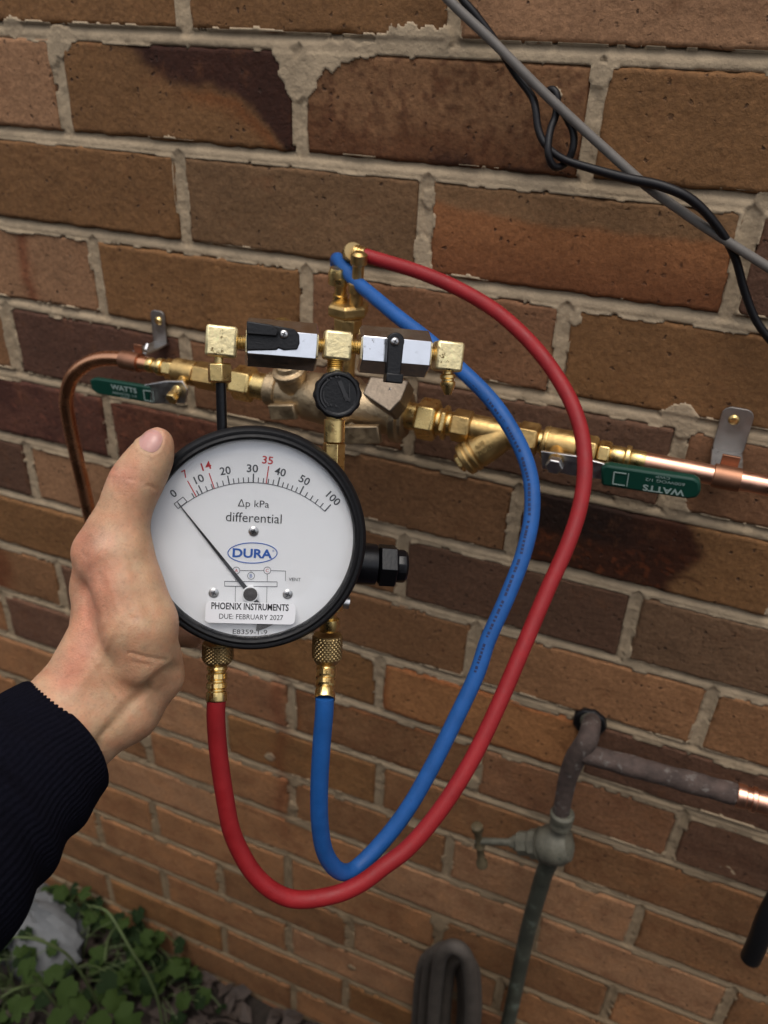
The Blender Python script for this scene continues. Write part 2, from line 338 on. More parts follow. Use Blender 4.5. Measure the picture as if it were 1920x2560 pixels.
def special(c, k, s, t, U, V):                   # stains with a shape of their own; s,t in 0..1 from the top left
    m = np.ones(s.shape+(3,)); n = fbm(U*45, V*45, 3); n2 = fbm(U*160, V*160, 8)
    def burn(a, col): 
        nonlocal m
        a = np.clip(a, 0, 1)[..., None]; m = m*(1-a)+np.array(col)*a
    if (c, k) == (1, 0):
        e = t - np.interp(s, [0, .26, .36, .5, .68, .85, .92, .97, 1.0], [-.3, -.05, .14, .36, .42, .60, .80, 1.0, 1.1]) + (n-.5)*.20
        burn(np.clip(sstep(.20, -.02, -e+.10)*0+sstep(.10, -.10, e)*sstep(.22, .36, s+(n-.5)*.1)*1.0, 0, 1), (.22, .14, .17)); burn(sstep(.30, .02, e)*sstep(.0, .12, e)*sstep(.4, .7, s)*.7, (.95, .50, .22))
    if (c, k) == (1, 1):
        burn(sstep(.35, .95, t+(n-.5)*.7)*.75, (.45, .30, .22)); burn(sstep(.5, .68, n2)*.6, (.35, .22, .16)); burn(sstep(.75, .95, t)*sstep(.45, .6, n)*sstep(.4, .6, s)*.8, (.12, .08, .07))
    if (c, k) == (2, 1):
        e = t-(.32+.12*np.exp(-((s-0.0)/.15)**2)*-1); burn(1-sstep(-.06, .05, e+(n-.5)*.08)*1.0, (.72, .95, 1.15)); burn(sstep(.25, 1, t)*.85, (.50, .42, .40))
    if (c, k) == (3, -1): burn(np.exp(-((s-.62-(n-.5)*.05)/.035)**2)*.75, (.62, .33, .25))
    if c == 5 and k in (2,):
        e = s-(.66+.05*np.sin(t*5))+(n-.5)*.08; a = sstep(.04, -.03, e); burn(a*.97, (.22, .12, .10)); burn(a*sstep(.6, .4, t)*sstep(.60, .3, s)*.9, (.07, .06, .08)); burn(a*sstep(.56, .68, n2)*sstep(.2, .8, t)*.7, (.75, .38, .25))
        burn(np.exp(-((t-.78-.06*np.sin(s*25))/.018)**2)*sstep(.55, .6, s)*(1-sstep(.74, .76, s))*.8, (.2, .1, .08))
    if c == 5 and k in (-1, 0): burn(sstep(.45, .65, n)*.5, (.45, .35, .4)); burn(sstep(.62, .70, n2)*.6, (1.8, 1.6, 1.5))
    if (c, k) == (8, -2): burn(sstep(.75, .5, s+(n-.5)*.2)*.7, (.55, .25, .15))
    if (c, k) in ((8, 1), (9, 1)): burn((1-sstep(.0, .05, np.minimum(np.minimum(s, t*.4), (1-t)*.4)+(n-.5)*.03))*.7, (.62, .38, .25))
    if c >= 9: burn(sstep(.52, .72, n)*.35, (.62, .46, .42)); burn(sstep(.48, .30, n)*.3, (1.25, 1.1, .95))
    return m
def make_bricks(wall):
    idx = 0; far = MB(); meshes = 0
    for c in range(CMIN, CMAX+1):
        ps = perps(c); base = min(range(len(ps)), key=lambda i: abs(ps[i]-(0 if (c % 2 == 0) else -.5*MOD)))
        for i in range(len(ps)-1):
            k = i-base + 0
            u0, u1 = ps[i]+.0064, ps[i+1]-.0064; v0 = c*CH+.0064; v1 = v0+BH
            q = Vector(((u0+u1)/2, 0, H0-(v0+v1)/2))-CAM
            z = q.dot(FW); x = 960+FPX*q.dot(RT)/z if z > .05 else 1e9; y = 1280-FPX*q.dot(UP)/z if z > .05 else 1e9
            hw = FPX*.14/max(z, .05)
            rb = random.Random(c*977+i)
            proud = rb.uniform(-.0012, .0012)
            if not (-hw-60 < x < 1920+hw+60 and -hw*.6-60 < y < 2560+hw*.6+60):
                far.box(((u0+u1)/2, BD/2-proud, H0-(v0+v1)/2), ((u1-u0)/2, BD/2, BH/2)); continue
            step = .0019 if z < .85 else (.0028 if z < 1.15 else .004)
            nu = int((u1-u0)/step); nv = int(BH/step)
            s = np.linspace(0, 1, nu+1); t = np.linspace(0, 1, nv+1); Sg, Tg = np.meshgrid(s, t)
            U = u0+Sg*(u1-u0); V = v0+Tg*(v1-v0)
            dx = np.minimum(Sg, 1-Sg)*(u1-u0); dy = np.minimum(Tg, 1-Tg)*(v1-v0); d = np.minimum(dx, dy)
            sd = c*31+i*7
            rr = .0014+.0022*np.clip(fbm(U*60, V*60, sd)-.35, 0, 1)*2+.004*sstep(.62, .8, fbm(U*35, V*35, sd+3))
            e = np.clip(d/rr, 0, 1); drop = rr*(1-np.sqrt(1-(1-e)**2))
            Yo = -proud + drop*.9 - .0009*(fbm(U*30, V*30, sd+1)-.5)*2 - .0006*(fbm(U*200, V*200, sd+2)-.5)
            wob = np.clip(1-d/.006, 0, 1)*.0016
            Uo = U+wob*(fbm(U*90, V*90, sd+4)-.5)*2; Vo = V+wob*(fbm(U*90, V*90, sd+5)-.5)*2
            P = np.stack([Uo, Yo, H0-Vo], -1)
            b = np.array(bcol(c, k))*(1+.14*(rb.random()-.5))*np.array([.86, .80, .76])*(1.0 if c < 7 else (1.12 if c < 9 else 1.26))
            col = b*special(c, k, Sg, Tg, U, V)*(1-vstripe(U, V)[..., None]*np.array([.35, .6, .65]))
            n0 = nu+1; V3 = P.reshape(-1, 3); C3 = col.reshape(-1, 3)
            ii = (np.arange(nv)[:, None]*n0+np.arange(nu)[None, :]).ravel(); F = np.stack([ii, ii+n0, ii+n0+1, ii+1], 1)
            ring = list(range(n0))+[r*n0+nu for r in range(1, nv+1)]+[nv*n0+x_ for x_ in range(nu-1, -1, -1)]+[r*n0 for r in range(nv-1, 0, -1)]
            ring = np.array(ring); B = V3[ring].copy(); B[:, 1] = .03; o0 = len(V3); m = len(ring); j = np.arange(m); j2 = (j+1) % m
            F = np.concatenate([F, np.stack([ring[j], ring[j2], o0+j2, o0+j], 1)])
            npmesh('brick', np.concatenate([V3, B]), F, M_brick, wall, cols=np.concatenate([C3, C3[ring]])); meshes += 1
    o = mesh('brick_field', far, M_brick, wall, local=True); o['kind'] = 'stuff'
    a = o.data.color_attributes.new('tint', 'FLOAT_COLOR', 'POINT'); n = len(o.data.vertices); rg = np.random.RandomState(3)
    pal = np.array([BR, BO, OR, PK, DK]); cc = np.repeat(pal[rg.randint(0, 5, n//8+1)], 8, 0)[:n]; a.data.foreach_set('color', np.concatenate([cc, np.ones((n, 1))], 1).astype(np.float32).ravel())
    return meshes
BLOBS = [(700, 140, 8), (718, 175, 9), (735, 215, 9), (780, 160, 13), (772, 215, 8), (825, 145, 12), (870, 135, 10), (915, 125, 7), (955, 100, 6), (990, 88, 8), (1025, 92, 10), (1065, 92, 9), (1100, 100, 7), (150, 105, 12), (128, 150, 6), (1500, 185, 8), (1075, 500, 7), (1045, 620, 9), (1060, 655, 9), (1005, 665, 6),
         (1640, 1060, 6), (1700, 1040, 12), (1715, 1080, 9), (1600, 1245, 12), (1560, 1238, 9), (1690, 1262, 12), (1617, 1628, 9), (1590, 1648, 11), (1640, 1665, 8), (1187, 1905, 9), (1178, 1960, 8), (735, 1955, 9), (735, 2020, 8), (1800, 2182, 14), (1738, 2080, 7), (676, 1894, 9),
         (847, 1982, 6), (860, 2300, 9), (1095, 2310, 14), (1925, 500, 8), (1440, 800, 6), (880, 2420, 9), (25, 1500, 8), (400, 1830, 16), (360, 1850, 12), (385, 2110, 9), (900, 1400, 14), (960, 1450, 10), (30, 60, 10), (1390, 235, 5)]
def make_mortar(wall):
    bl = [(aw(x, y).x, H0-aw(x, y).z, r*.001) for x, y, r in BLOBS]
    def band(u0, u1, v0, v1, st, V, F, C, off):
        us = np.arange(u0, u1+st*.5, st); vs = np.arange(v0, v1+st*.5, st); U, Vv = np.meshgrid(us, vs)
        wobble = .0012*(fbm(U*7, Vv*3, 71)-.5)*2
        VV = Vv+wobble*0
        c = np.floor(VV/CH).astype(int); dv = np.minimum(VV-c*CH, (c+1)*CH-VV)-.0064
        du = np.full(U.shape, 9.0)
        for cc in range(int(v0/CH)-2, int(v1/CH)+2):
            m = c == cc
            if m.any():
                p = np.array(perps(cc)); du[m] = np.min(np.abs(U[m][:, None]-p[None, :]), 1)-.0064
        s = np.minimum(du, dv)                                   # >0 : over a brick
        bedt = np.where(VV-c*CH < CH/2, VV-c*CH, VV-(c+1)*CH)/.0064    # -1 top .. 1 bottom of the bed joint
        n1 = fbm(U*28, Vv*28, 41); n2 = fbm(U*130, Vv*130, 43); n3 = fbm(U*9, Vv*9, 44)
        bed = -.0040+.0032*sstep(-1, .3, bedt)+.0006*(n2-.5)-.001*sstep(.6, 1, bedt)*(n3 > .5)
        prp = -.0022+.0012*(n2-.5)*2-.0012*np.exp(-(du+.0064)**2/.0022**2)
        out = np.where(dv < du, bed, prp)
        n4 = fbm(U*75, Vv*75, 47); ext = .0004+.0050*np.clip(n1-.47, 0, 1)*4*np.clip(n3, 0, 1)+.0014*(n2-.5)+.0010*(n4-.5)
        blob = np.zeros(U.shape, bool)
        for (x, y, r) in bl:
            near = (np.abs(U-x) < r*1.7) & (np.abs(Vv-y) < r*1.7)
            if near.any():
                dd = np.hypot(U-x, Vv-y)/r; blob |= near & (dd+1.0*(fbm(U*45, Vv*45, 49)-.5)+(n2-.5)*.5-.25*sstep(.006, 0, s) < .92)
        cover = (s < ext) | blob
        top = .0001+.0004*sstep(0, .0016, ext-s)+.0005*(n2-.5)+.0003*(n1-.4)
        Y = np.where(s < 0, np.where(blob, np.maximum(out, -.0006+.0010*(n2-.5)), out), np.where(cover, top, -.009))
        m3 = fbm(U*60, Vv*60, 90)
        base = np.array([.40, .305, .20]); warm = np.array([.235, .160, .088])
        w = sstep(.55, 1.25, Vv)[..., None]*.7+.25*(n3[..., None]-.4)
        col = base*(1-w)+warm*w; col = col*(.88+.24*m3[..., None])*(1-vstripe(U, Vv)[..., None]*np.array([.35, .6, .65]))
        dark = (s < 0) & (dv < du) & (bedt < -.45); col = np.where(dark[..., None], col*.8, col)  # shadow line under each brick course painted into the mortar colour
        nu = len(us); nv = len(vs); ii = (np.arange(nv-1)[:, None]*nu+np.arange(nu-1)[None, :]).ravel()
        f = np.stack([ii, ii+nu, ii+nu+1, ii+1], 1); yf = Y.ravel(); keep = (yf[f] > -.0085).any(1); f = f[keep]
        used, inv = np.unique(f, return_inverse=True)
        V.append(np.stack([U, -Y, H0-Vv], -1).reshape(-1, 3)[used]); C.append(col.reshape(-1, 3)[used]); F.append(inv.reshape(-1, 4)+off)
        return off+len(used)
    V, F, C = [], [], []; off = 0
    off = band(-.42, .86, -.10, .559, .0016, V, F, C, off)
    off = band(-.75, .90, .559, 1.10, .0021, V, F, C, off)
    off = band(-1.35, 1.0, 1.10, 1.60, .0030, V, F, C, off)
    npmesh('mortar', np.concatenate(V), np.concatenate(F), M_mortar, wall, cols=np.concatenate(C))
    bk = MB().box((-.15, .06, H0-.53), (1.78, .055, 1.09)); o = mesh('mortar_core', bk, M_mortar, wall, local=True)
    a = o.data.color_attributes.new('tint', 'FLOAT_COLOR', 'POINT'); a.data.foreach_set('color', np.tile([.34, .29, .22, 1], len(o.data.vertices)).astype(np.float32))
wall = thing('brick_wall', 'brown clay brick wall with pale cement joints filling the background', 'wall', Vector((0, 0, 0)))
NB = make_bricks(wall); make_mortar(wall)

# ------------------------------------------------------------------ gauge frame
gx = RT*0.98645 + (-UP)*0.02370 + FW*0.16233; gyd = RT*-0.04968 + (-UP)*0.98620 + FW*0.15792; gz = RT*-0.15635 + (-UP)*-0.16384 + FW*0.97402
GO = CAM + RT*-0.07418 - UP*0.01648 + FW*0.44
GX, GY, GZ = gx, -gyd, -gz
GM = Matrix(((GX.x, GY.x, GZ.x, GO.x), (GX.y, GY.y, GZ.y, GO.y), (GX.z, GY.z, GZ.z, GO.z), (0, 0, 0, 1)))
def G(px, py, h=0.0):
    r = ray(px, py); t = ((GO+GZ*h)-CAM).dot(GZ)/r.dot(GZ); p = CAM+r*t-GO; return Vector((p.dot(GX), p.dot(GY), h))
def Dd(x, y, h): return G(360+.36166*x, 1040+.36166*y, h)       # dial drawing units
gauge = thing('pressure_gauge', 'round white differential pressure gauge with black rim held up in a hand', 'gauge', GM)
def gm(name, mb, m, parent=None, bevel=0, smooth=35): return mesh(name, mb, m, parent or gauge, smooth, bevel, local=True)
Z3 = Vector((0, 0, 1))
# case and bezel
gm('case', MB().lathe((0, 0, -.040), Z3, [(0, .045), (.002, .052), (.010, .0585), (.026, .0600), (.0335, .0600)], 96), M_rubber)
bz = gm('bezel', MB(), M_rubber) if False else None
mb = MB(); n = 128; prof = [(.0575, -.004), (.0576, .0005), (.0580, .0022), (.0592, .0030), (.0602, .0027), (.0608, .0020), (.0615, .0022), (.0625, .0022), (.0638, .0012), (.0647, -.0010), (.0650, -.0045), (.0649, -.0095), (.0640, -.0120), (.0600, -.0125), (.0570, -.0120)]
vs = []; fs = []
for (r, z) in prof:
    for k in range(n): th = 2*math.pi*k/n; vs.append((r*math.cos(th), r*math.sin(th), z))
m_ = len(prof)
for i in range(m_):
    for k in range(n): fs.append((i*n+k, i*n+(k+1) % n, ((i+1) % m_)*n+(k+1) % n, ((i+1) % m_)*n+k))
gm('bezel', mb.add(vs, fs), M_rubber)
ZD = -.0040; ZI = ZD+.00025
dial = gm('dial_face', MB().lathe((0, 0, ZD-.001), Z3, [(0, .0575), (.001, .0575)], 96), M_white)
gm('lens', MB().lathe((0, 0, -.0010), Z3, [(0, .0572), (.0004, .0575), (.0008, .0573), (.0012, .0566), (.0015, .0555), (.0017, .053), (.0018, .048), (.00185, .036), (.0019, .02), (.00195, .001)], 128), M_glass, smooth=80)
HUB = Dd(735, 1228, ZI)
def strip(mb, p, q, w, z=ZI):
    p = Vector((p[0], p[1], 0)); q = Vector((q[0], q[1], 0)); d = (q-p).normalized(); nrm = Vector((-d.y, d.x, 0))*w/2
    return mb.poly([(a.x, a.y) for a in (p-nrm, q-nrm, q+nrm, p+nrm)], z-.0002, z)
U_ = .36166*.000227
def polar(deg, r): 
    a = R_(deg); return Dd(735+r*math.sin(a), 1228-r*math.cos(a), ZI)
RB = 768
arc = MB()
segs = [polar(-38.5+81.5*i/60*.992, RB) for i in range(61)]
for a, b in zip(segs, segs[1:]): strip(arc, a, b, .00035)
gm('scale_arc', arc, M_grey_ink, dial)
maj = {10: -25.6, 20: -10.9, 30: 1.5, 40: 14.2, 50: 26.4, 100: 42.1}
minor = [-30.3, -27.6]
ks = [10, 20, 30, 40, 50]
for a, b in zip(ks, ks[1:]):
    minor += [maj[a]+(maj[b]-maj[a])*j/5 for j in range(1, 5)]
minor += [29.5, 32.6, 35.7, 38.9]
for v, a in maj.items(): gm('major_tick', strip(MB(), polar(a, RB-2), polar(a, RB+62), .0007), M_grey_ink, dial)
for a in minor: gm('minor_tick', strip(MB(), polar(a, RB-2), polar(a, RB+36), .00052), M_grey_ink, dial)
for a, r0, r1 in ((-29.1, RB-2, RB+125), (-18.9, RB-2, RB+112), (8.2, RB-2, RB+122)): gm('red_tick', strip(MB(), polar(a, r0), polar(a, r1), .00055), M_redink, dial)
zb = MB()
def qoutline(mb, pts, w=.0004, close=True):
    P = [Dd(x, y, ZI) for x, y in pts]
    for a, b in zip(P, P[1:]+([P[0]] if close else [])): strip(mb, a, b, w)
qoutline(zb, [(208, 607), (270, 560), (297, 592), (235, 641)]); qoutline(zb, [(228, 592), (256, 625)], close=False)
gm('zero_box', zb, M_grey_ink, dial)
def text(s, x, y, hgt, width, m, name='lettering', rot=0.0, parent=None, z=ZI, bold=0, M=None, depth=.00008):
    c = bpy.data.curves.new('t', 'FONT'); c.body = s; c.align_x = 'CENTER'; c.align_y = 'CENTER'; c.size = 1; c.extrude = 0; c.offset = bold; c.resolution_u = 3
    o = bpy.data.objects.new('t', c); COL.objects.link(o); dg = bpy.context.evaluated_depsgraph_get()
    me = bpy.data.meshes.new_from_object(o.evaluated_get(dg)); bpy.data.objects.remove(o)
    V = np.array([v.co[:] for v in me.vertices]); F = [tuple(p.vertices) for p in me.polygons]; bpy.data.meshes.remove(me)
    cx, cy = (V[:, 0].min()+V[:, 0].max())/2, (V[:, 1].min()+V[:, 1].max())/2; V[:, 0] -= cx; V[:, 1] -= cy
    V[:, 0] *= width/np.ptp(V[:, 0]); V[:, 1] *= hgt/np.ptp(V[:, 1])
    a = R_(rot); X = V[:, 0]*math.cos(a)-V[:, 1]*math.sin(a)+x; Y = V[:, 0]*math.sin(a)+V[:, 1]*math.cos(a)+y
    vs = [Vector((X[i], Y[i], z)) for i in range(len(X))]
    if M is not None:
        vs = [M @ v for v in vs]
        return mesh(name, MB().add(vs, F), m, parent, flat=True)
    return mesh(name, MB().add(vs, F), m, parent or dial, flat=True, local=True)
MM = .0000826      # metres per dial drawing unit
TI = -1.4
def dtext(s, x, y, h, w, m, name='lettering', rot=TI, **k):
    p = Dd(x, y, k.get('z', ZI)); return text(s, p.x, p.y, h*MM, w*MM, m, name, rot, **k)
for s, x, y, w, a, m in (('0', 203, 535, 34, -38, M_grey_ink), ('7', 283, 400, 30, -30, M_redink), ('10', 380, 435, 64, -25, M_grey_ink), ('14', 430, 345, 66, -19, M_redink), ('20', 562, 378, 72, -11, M_grey_ink),
                         ('30', 750, 362, 76, 0, M_grey_ink), ('35', 855, 305, 74, 4, M_redink), ('40', 942, 386, 76, 12, M_grey_ink), ('50', 1110, 443, 74, 25, M_grey_ink), ('100', 1310, 570, 105, 41, M_grey_ink)):
    dtext(s, x, y, 54, w, m, 'numeral', rot=-a+TI*.5, bold=.012)
dtext('Δp kPa', 757, 612, 66, 212, M_ink, bold=-.004); dtext('differential', 760, 703, 66, 380, M_ink, bold=-.004)
dtext('DURA', 750, 950, 66, 272, M_blueink, 'logo_lettering', bold=.03)
lo = MB(); cP = [(750+170*math.cos(t), 947+70*math.sin(t)) for t in np.linspace(0, 2*math.pi, 61)[:-1]]; qoutline(lo, cP, .0005); gm('logo_oval', lo, M_blueink, dial)
dtext('®', 893, 933, 14, 14, M_blueink)
dg_ = MB(); circ = lambda x, y, r: [(x+r*math.cos(t), y+r*math.sin(t)) for t in np.linspace(0, 2*math.pi, 25)[:-1]]
for x, y in ((638, 1068), (740, 1105), (852, 1068)): qoutline(dg_, circ(x, y, 24), .00025)
for L in ([(662, 1068), (828, 1068)], [(876, 1068), (978, 1072), (978, 1140)], [(740, 1068), (740, 1081)], [(852, 1092), (852, 1142)], [(634, 1092), (634, 1142)], [(632, 1178), (630, 1290)], [(850, 1178), (848, 1290)]): qoutline(dg_, L, .00025, False)
qoutline(dg_, [(557, 1143), (920, 1147), (920, 1180), (557, 1176)], .0003); gm('port_diagram', dg_, M_grey_ink, dial)
dtext('A', 638, 1068, 24, 22, M_redink); dtext('B', 740, 1105, 24, 18, M_blueink); dtext('C', 852, 1068, 24, 20, M_redink); dtext('VENT', 1042, 1130, 24, 84, M_grey_ink)
dtext('E8359-1-9', 733, 1493, 34, 240, M_ink)
def screw(c, r, parent, name='screw', ax=Z3, up=None, local=True, hgt=.0012, m=None):
    f = mesh(name, MB().lathe(c, ax, [(0, r), (hgt*.35, r), (hgt*.8, r*.75), (hgt, r*.4)], 24), m or M_steel, parent, local=local, smooth=50)
    c2 = Vector(c)+Vector(ax).normalized()*(hgt*1.02); a = Vector(ax).normalized(); x = a.orthogonal().normalized(); y = a.cross(x)
    mb = MB()
    for k in (.4, .4+math.pi/2):
        d = x*math.cos(k)+y*math.sin(k); e = a.cross(d)
        M = Matrix((d, e, a)).transposed(); mb.box(c2, (r*.5, r*.13, .00012), M)
    mesh('cross_slot', mb, M_ink, f, local=local, flat=True); return f
for x, y in ((757, 797), (482, 1222), (993, 1231)): screw(Dd(x, y, ZD), .0029, gauge, 'dial_screw')
# needle
tip = Dd(238, 603, ZI); d = (tip-HUB); d.z = 0; L = d.length; d.normalize(); e = Vector((-d.y, d.x, 0))
o2 = [HUB+d*L, HUB+d*2e-3+e*.00085, HUB-d*.0085+e*.0008]; o3 = [HUB-d*.0085-e*.0008, HUB+d*2e-3-e*.00085]
tail = [HUB-d*.012+e*.003, HUB-d*.0215+e*.0045+e*.0, HUB-d*.024+e*.010]
pts = [(HUB+d*L-e*.0002), (HUB+d*L+e*.0002), HUB+e*.0013, HUB-d*.005+e*.0010, HUB-d*.011+e*.0022]
ang = math.atan2(-d.y, -d.x)
for k in range(9): a = ang-.50+k*.062; pts.append(HUB+Vector((math.cos(a), math.sin(a), 0))*.0225)
pts += [HUB-d*.011-e*.0015, HUB-d*.005-e*.0010, HUB-e*.0013]
gm('needle', MB().poly([(p.x, p.y) for p in pts], ZD+.0009, ZD+.0012), M_ink)
hb = gm('needle_hub', MB().lathe((HUB.x, HUB.y, ZD), Z3, [(0, .0047), (.0018, .0047), (.0022, .0045), (.0022, .0041), (.0014, .0040)], 32), M_white)
gm('hub_cap', MB().lathe((HUB.x, HUB.y, ZD+.0010), Z3, [(0, .0040), (.0011, .0040), (.0016, .0034), (.0017, .0009), (.0019, .0006)], 24), M_hub, hb)
# sticker on the lens
def rrect(cx, cy, w, h, r, n=6):
    out = []
    for sx, sy, a0 in ((1, 1, 0), (-1, 1, 90), (-1, -1, 180), (1, -1, 270)):
        for k in range(n+1): a = R_(a0+90*k/n); out.append((cx+sx*(w/2-r)+r*math.cos(a), cy+sy*(h/2-r)+r*math.sin(a)))
    return out
ZS = .001; p0 = Dd(738, 1362, ZS)
MS = Matrix.Translation((p0.x, p0.y, .0010)) @ Matrix.Rotation(R_(TI), 4, 'Z')
st = gm('calibration_sticker', MB().poly(rrect(0, 0, 618*MM, 152*MM, .0026), -.0001, .0002, MS), M_sticker)
dtext('PHOENIX INSTRUMENTS', 735, 1318, 50, 530, M_ink, parent=st, z=.0013, bold=.02); dtext('DUE: FEBRUARY 2027', 742, 1389, 37, 440, M_ink, parent=st, z=.0013)
# --- manifold (units: crop pixels x .4822 from 440,760)
def Mn(x, y, h): return G(440+.48222*x, 760+.48222*y, h)
ZM = -.010
tl = math.atan2(-(28), 279)*.55
def axM(x0, y0, x1, y1, z=ZM): a = Mn(x0, y0, z); b = Mn(x1, y1, z); return a, b
def block(name, x, y, w, h, dz=.0075, m=None):
    c = Mn(x, y, ZM+dz*.6); c.z = ZM
    return gm(name, MB().box(c, (w*.48222*.000222/2, h*.48222*.000222/2, dz), Matrix.Rotation(R_(-2.6), 3, 'Z')), m or M_brassworn, bevel=.0016)
block('elbow_block', 235, 193, 158, 158); block('tee_block', 839, 215, 146, 150); block('elbow_block', 1417, 271, 150, 158)
PX = .48222*.000222
def nip(x0, y0, x1, y1, r):
    a, b = axM(x0, y0, x1, y1); L = (b-a).length; pr = []
    k = max(3, int(L/.0011))
    for i in range(k): pr += [(L*i/k, r), (L*(i+.5)/k, r*.9)]
    return gm('threaded_nipple', MB().lathe(a, b-a, pr+[(L, r)], 24), M_brass)
nip(300, 197, 372, 202, 38*PX); nip(725, 212, 775, 216, 38*PX); nip(900, 219, 958, 226, 40*PX); nip(1296, 250, 1350, 262, 40*PX)
def valve(x0, y0, x1, y1):
    a, b = axM(x0, y0, x1, y1, ZM-.001); L = (b-a).length; r = .0134
    return gm('valve_body', MB().lathe(a, b-a, [(0, r*.86), (.0012, r), (L-.0012, r), (L, r*.86)], 6, math.pi/6, up=(0, 1, 0)), M_chrome, smooth=25, bevel=.0003)
valve(362, 196, 732, 226); valve(945, 232, 1308, 262)
# left lever (closed, lies along the body)
ZF = ZM-.001+.0134*.866+.0012
lvp = lambda P: [(Mn(x, y, ZF).x, Mn(x, y, ZF).y) for x, y in P]
lv = gm('lever', MB().poly(lvp([(368, 92), (366, 160), (366, 242), (525, 238), (530, 228), (560, 240), (628, 236), (640, 205), (638, 160), (612, 132), (500, 112)][::-1]), ZF-.001, ZF+.0035), M_blackp, bevel=.0007)
gm('lever_lip', MB().poly(lvp([(368, 92), (367, 160), (520, 172), (535, 140), (500, 112)][::-1]), ZF+.0035, ZF+.0062), M_blackp, lv, bevel=.0007)
screw(Mn(560, 157, ZF+.0036), .0024, gauge, 'lever_screw')
c = Mn(1133, 195, ZF)
out = [(.0048*math.cos(t), .0048*math.sin(t)) for t in np.linspace(-.35, math.pi+.35, 16)]
out += [(-.0040, -.0195), (.0042, -.0200)]
lv = gm('lever', MB().poly(out, -.001, .0050, Matrix.Translation(c) @ Matrix.Rotation(R_(-2), 4, 'Z')), M_blackp, bevel=.0007)
gm('lever_foot', MB().box(Mn(1124, 385, ZF)+Vector((0, 0, .001)), (.0048, .0026, .0055), Matrix.Rotation(R_(-3), 3, 'Z')), M_blackp, lv, bevel=.0007)
screw(Mn(1135, 195, ZF+.0052), .0024, gauge, 'lever_screw')
# left downcomer
def ver(name, x, y0, x1, y1, r, m, kind='c', z=ZM):
    a, b = axM(x, y0, x1, y1, z)
    mb = MB()
    if kind == 'h': mb.hexn(a, b, r, ph=.3)
    elif kind == 'g':
        L = (b-a).length; pr = []; k = max(3, int(L/.001))
        for i in range(k): pr += [(L*i/k, r), (L*(i+.5)/k, r*.88)]
        mb.lathe(a, b-a, pr+[(L, r)], 24)
    else: mb.cyl(a, b, r, 32)
    return gm(name, mb, m, bevel=.0003 if kind != 'g' else 0)
ver('neck', 222, 262, 223, 312, 23*PX, M_brass); ver('compression_nut', 226, 306, 227, 408, 64*PX, M_brass, 'h')
ver('black_tube', 232, 400, 240, 690, 27*PX, M_blackg)
# middle column with knob
ver('neck', 826, 280, 826, 345, 46*PX, M_brass, 'g'); ver('stem', 824, 330, 822, 620, 44*PX, M_brass)
ver('collar', 822, 598, 820, 716, 57*PX, M_chrome.copy() if False else M_brass); ver('hex_collar', 820, 716, 815, 900, 62*PX, M_brass, 'h', ZM-.004)
kc = Mn(838, 470, ZM+.010)
pr = MB(); nk = 48; r0 = .0131; vs = []; fs = []
rings = [(-.0100, .0110), (-.0085, .0128), (.0010, .0131), (.0028, .0122), (.0028, .0108), (.0022, .0103), (.0022, .0)]
for z, r in rings:
    for k in range(nk):
        rr = r*(1+(.045 if (k % 4 < 2) and z < .002 and r > .012 else 0)); th = 2*math.pi*k/nk; vs.append((kc.x+rr*math.cos(th), kc.y+rr*math.sin(th), kc.z+z))
for i in range(len(rings)-1):
    for k in range(nk): fs.append((i*nk+k, i*nk+(k+1) % nk, (i+1)*nk+(k+1) % nk, (i+1)*nk+k))
kn = gm('bleed_knob', pr.add(vs, fs), M_blackp, bevel=.0003)
em = MB(); zk = kc.z+.0031
def kst(x0, y0, x1, y1, w): strip(em, Mn(x0, y0, zk), Mn(x1, y1, zk), w, zk); em.v[-8:-4] = [(q[0], q[1], kc.z+.0021) for q in em.v[-8:-4]]
kst(848, 400, 890, 500, .0022); kst(898, 412, 902, 506, .0006); kst(902, 506, 868, 480, .0006)
qa = [(830-80*math.cos(t), 470-85*math.sin(t)) for t in np.linspace(-.9, 1.15, 16)]
for a, b in zip(qa, qa[1:]): kst(*a, *b, .0008)
qa = [(830-65*math.cos(t), 470-70*math.sin(t)) for t in np.linspace(-1.0, .3, 12)]
for a, b in zip(qa, qa[1:]): kst(*a, *b, .0006)
for x, y in ((783, 388), (800, 380), (826, 374), (843, 374), (780, 512), (800, 520), (826, 525)): kst(x, y, x+9, y+8, .0009)
gm('knob_emblem', em, M_ink, kn)
# right flare port
ver('neck', 1408, 345, 1408, 372, 26*PX, M_brass); a, b = axM(1408, 362, 1410, 470); L = (b-a).length; r = 42*PX
gm('flare_port', MB().lathe(a, b-a, [(0, r*.8), (.0008, r), (.0024, r), (.0030, r*.8), (.0042, r*.8), (.0048, r), (.0066, r), (L*.8, r*.7), (L, r*.45)], 28), M_brass)
# side plug on the right
def Gp(px, py, z=-.022): return G(px, py, z)
a = Gp(880, 1408); b = Gp(1016, 1416); dx = (b-a).normalized(); s_ = (b-a).length/136
sp = gm('side_plug', MB().lathe(a, dx, [(0, .0128), (46*s_, .0128), (58*s_, .0126), (60*s_, .0112)], 32), M_blackg)
gm('plug_nut', MB().lathe(a+dx*63*s_, dx, [(0, .0112), (.001, .0136), (42*s_, .0136), (45*s_, .0125)], 6, .5), M_blackg, sp, bevel=.0003)
gm('plug_cap', MB().lathe(a+dx*107*s_, dx, [(0, .0098), (4*s_, .0103), (22*s_, .0103), (28*s_, .0092)], 12, .2), M_blackg, sp, bevel=.0003)
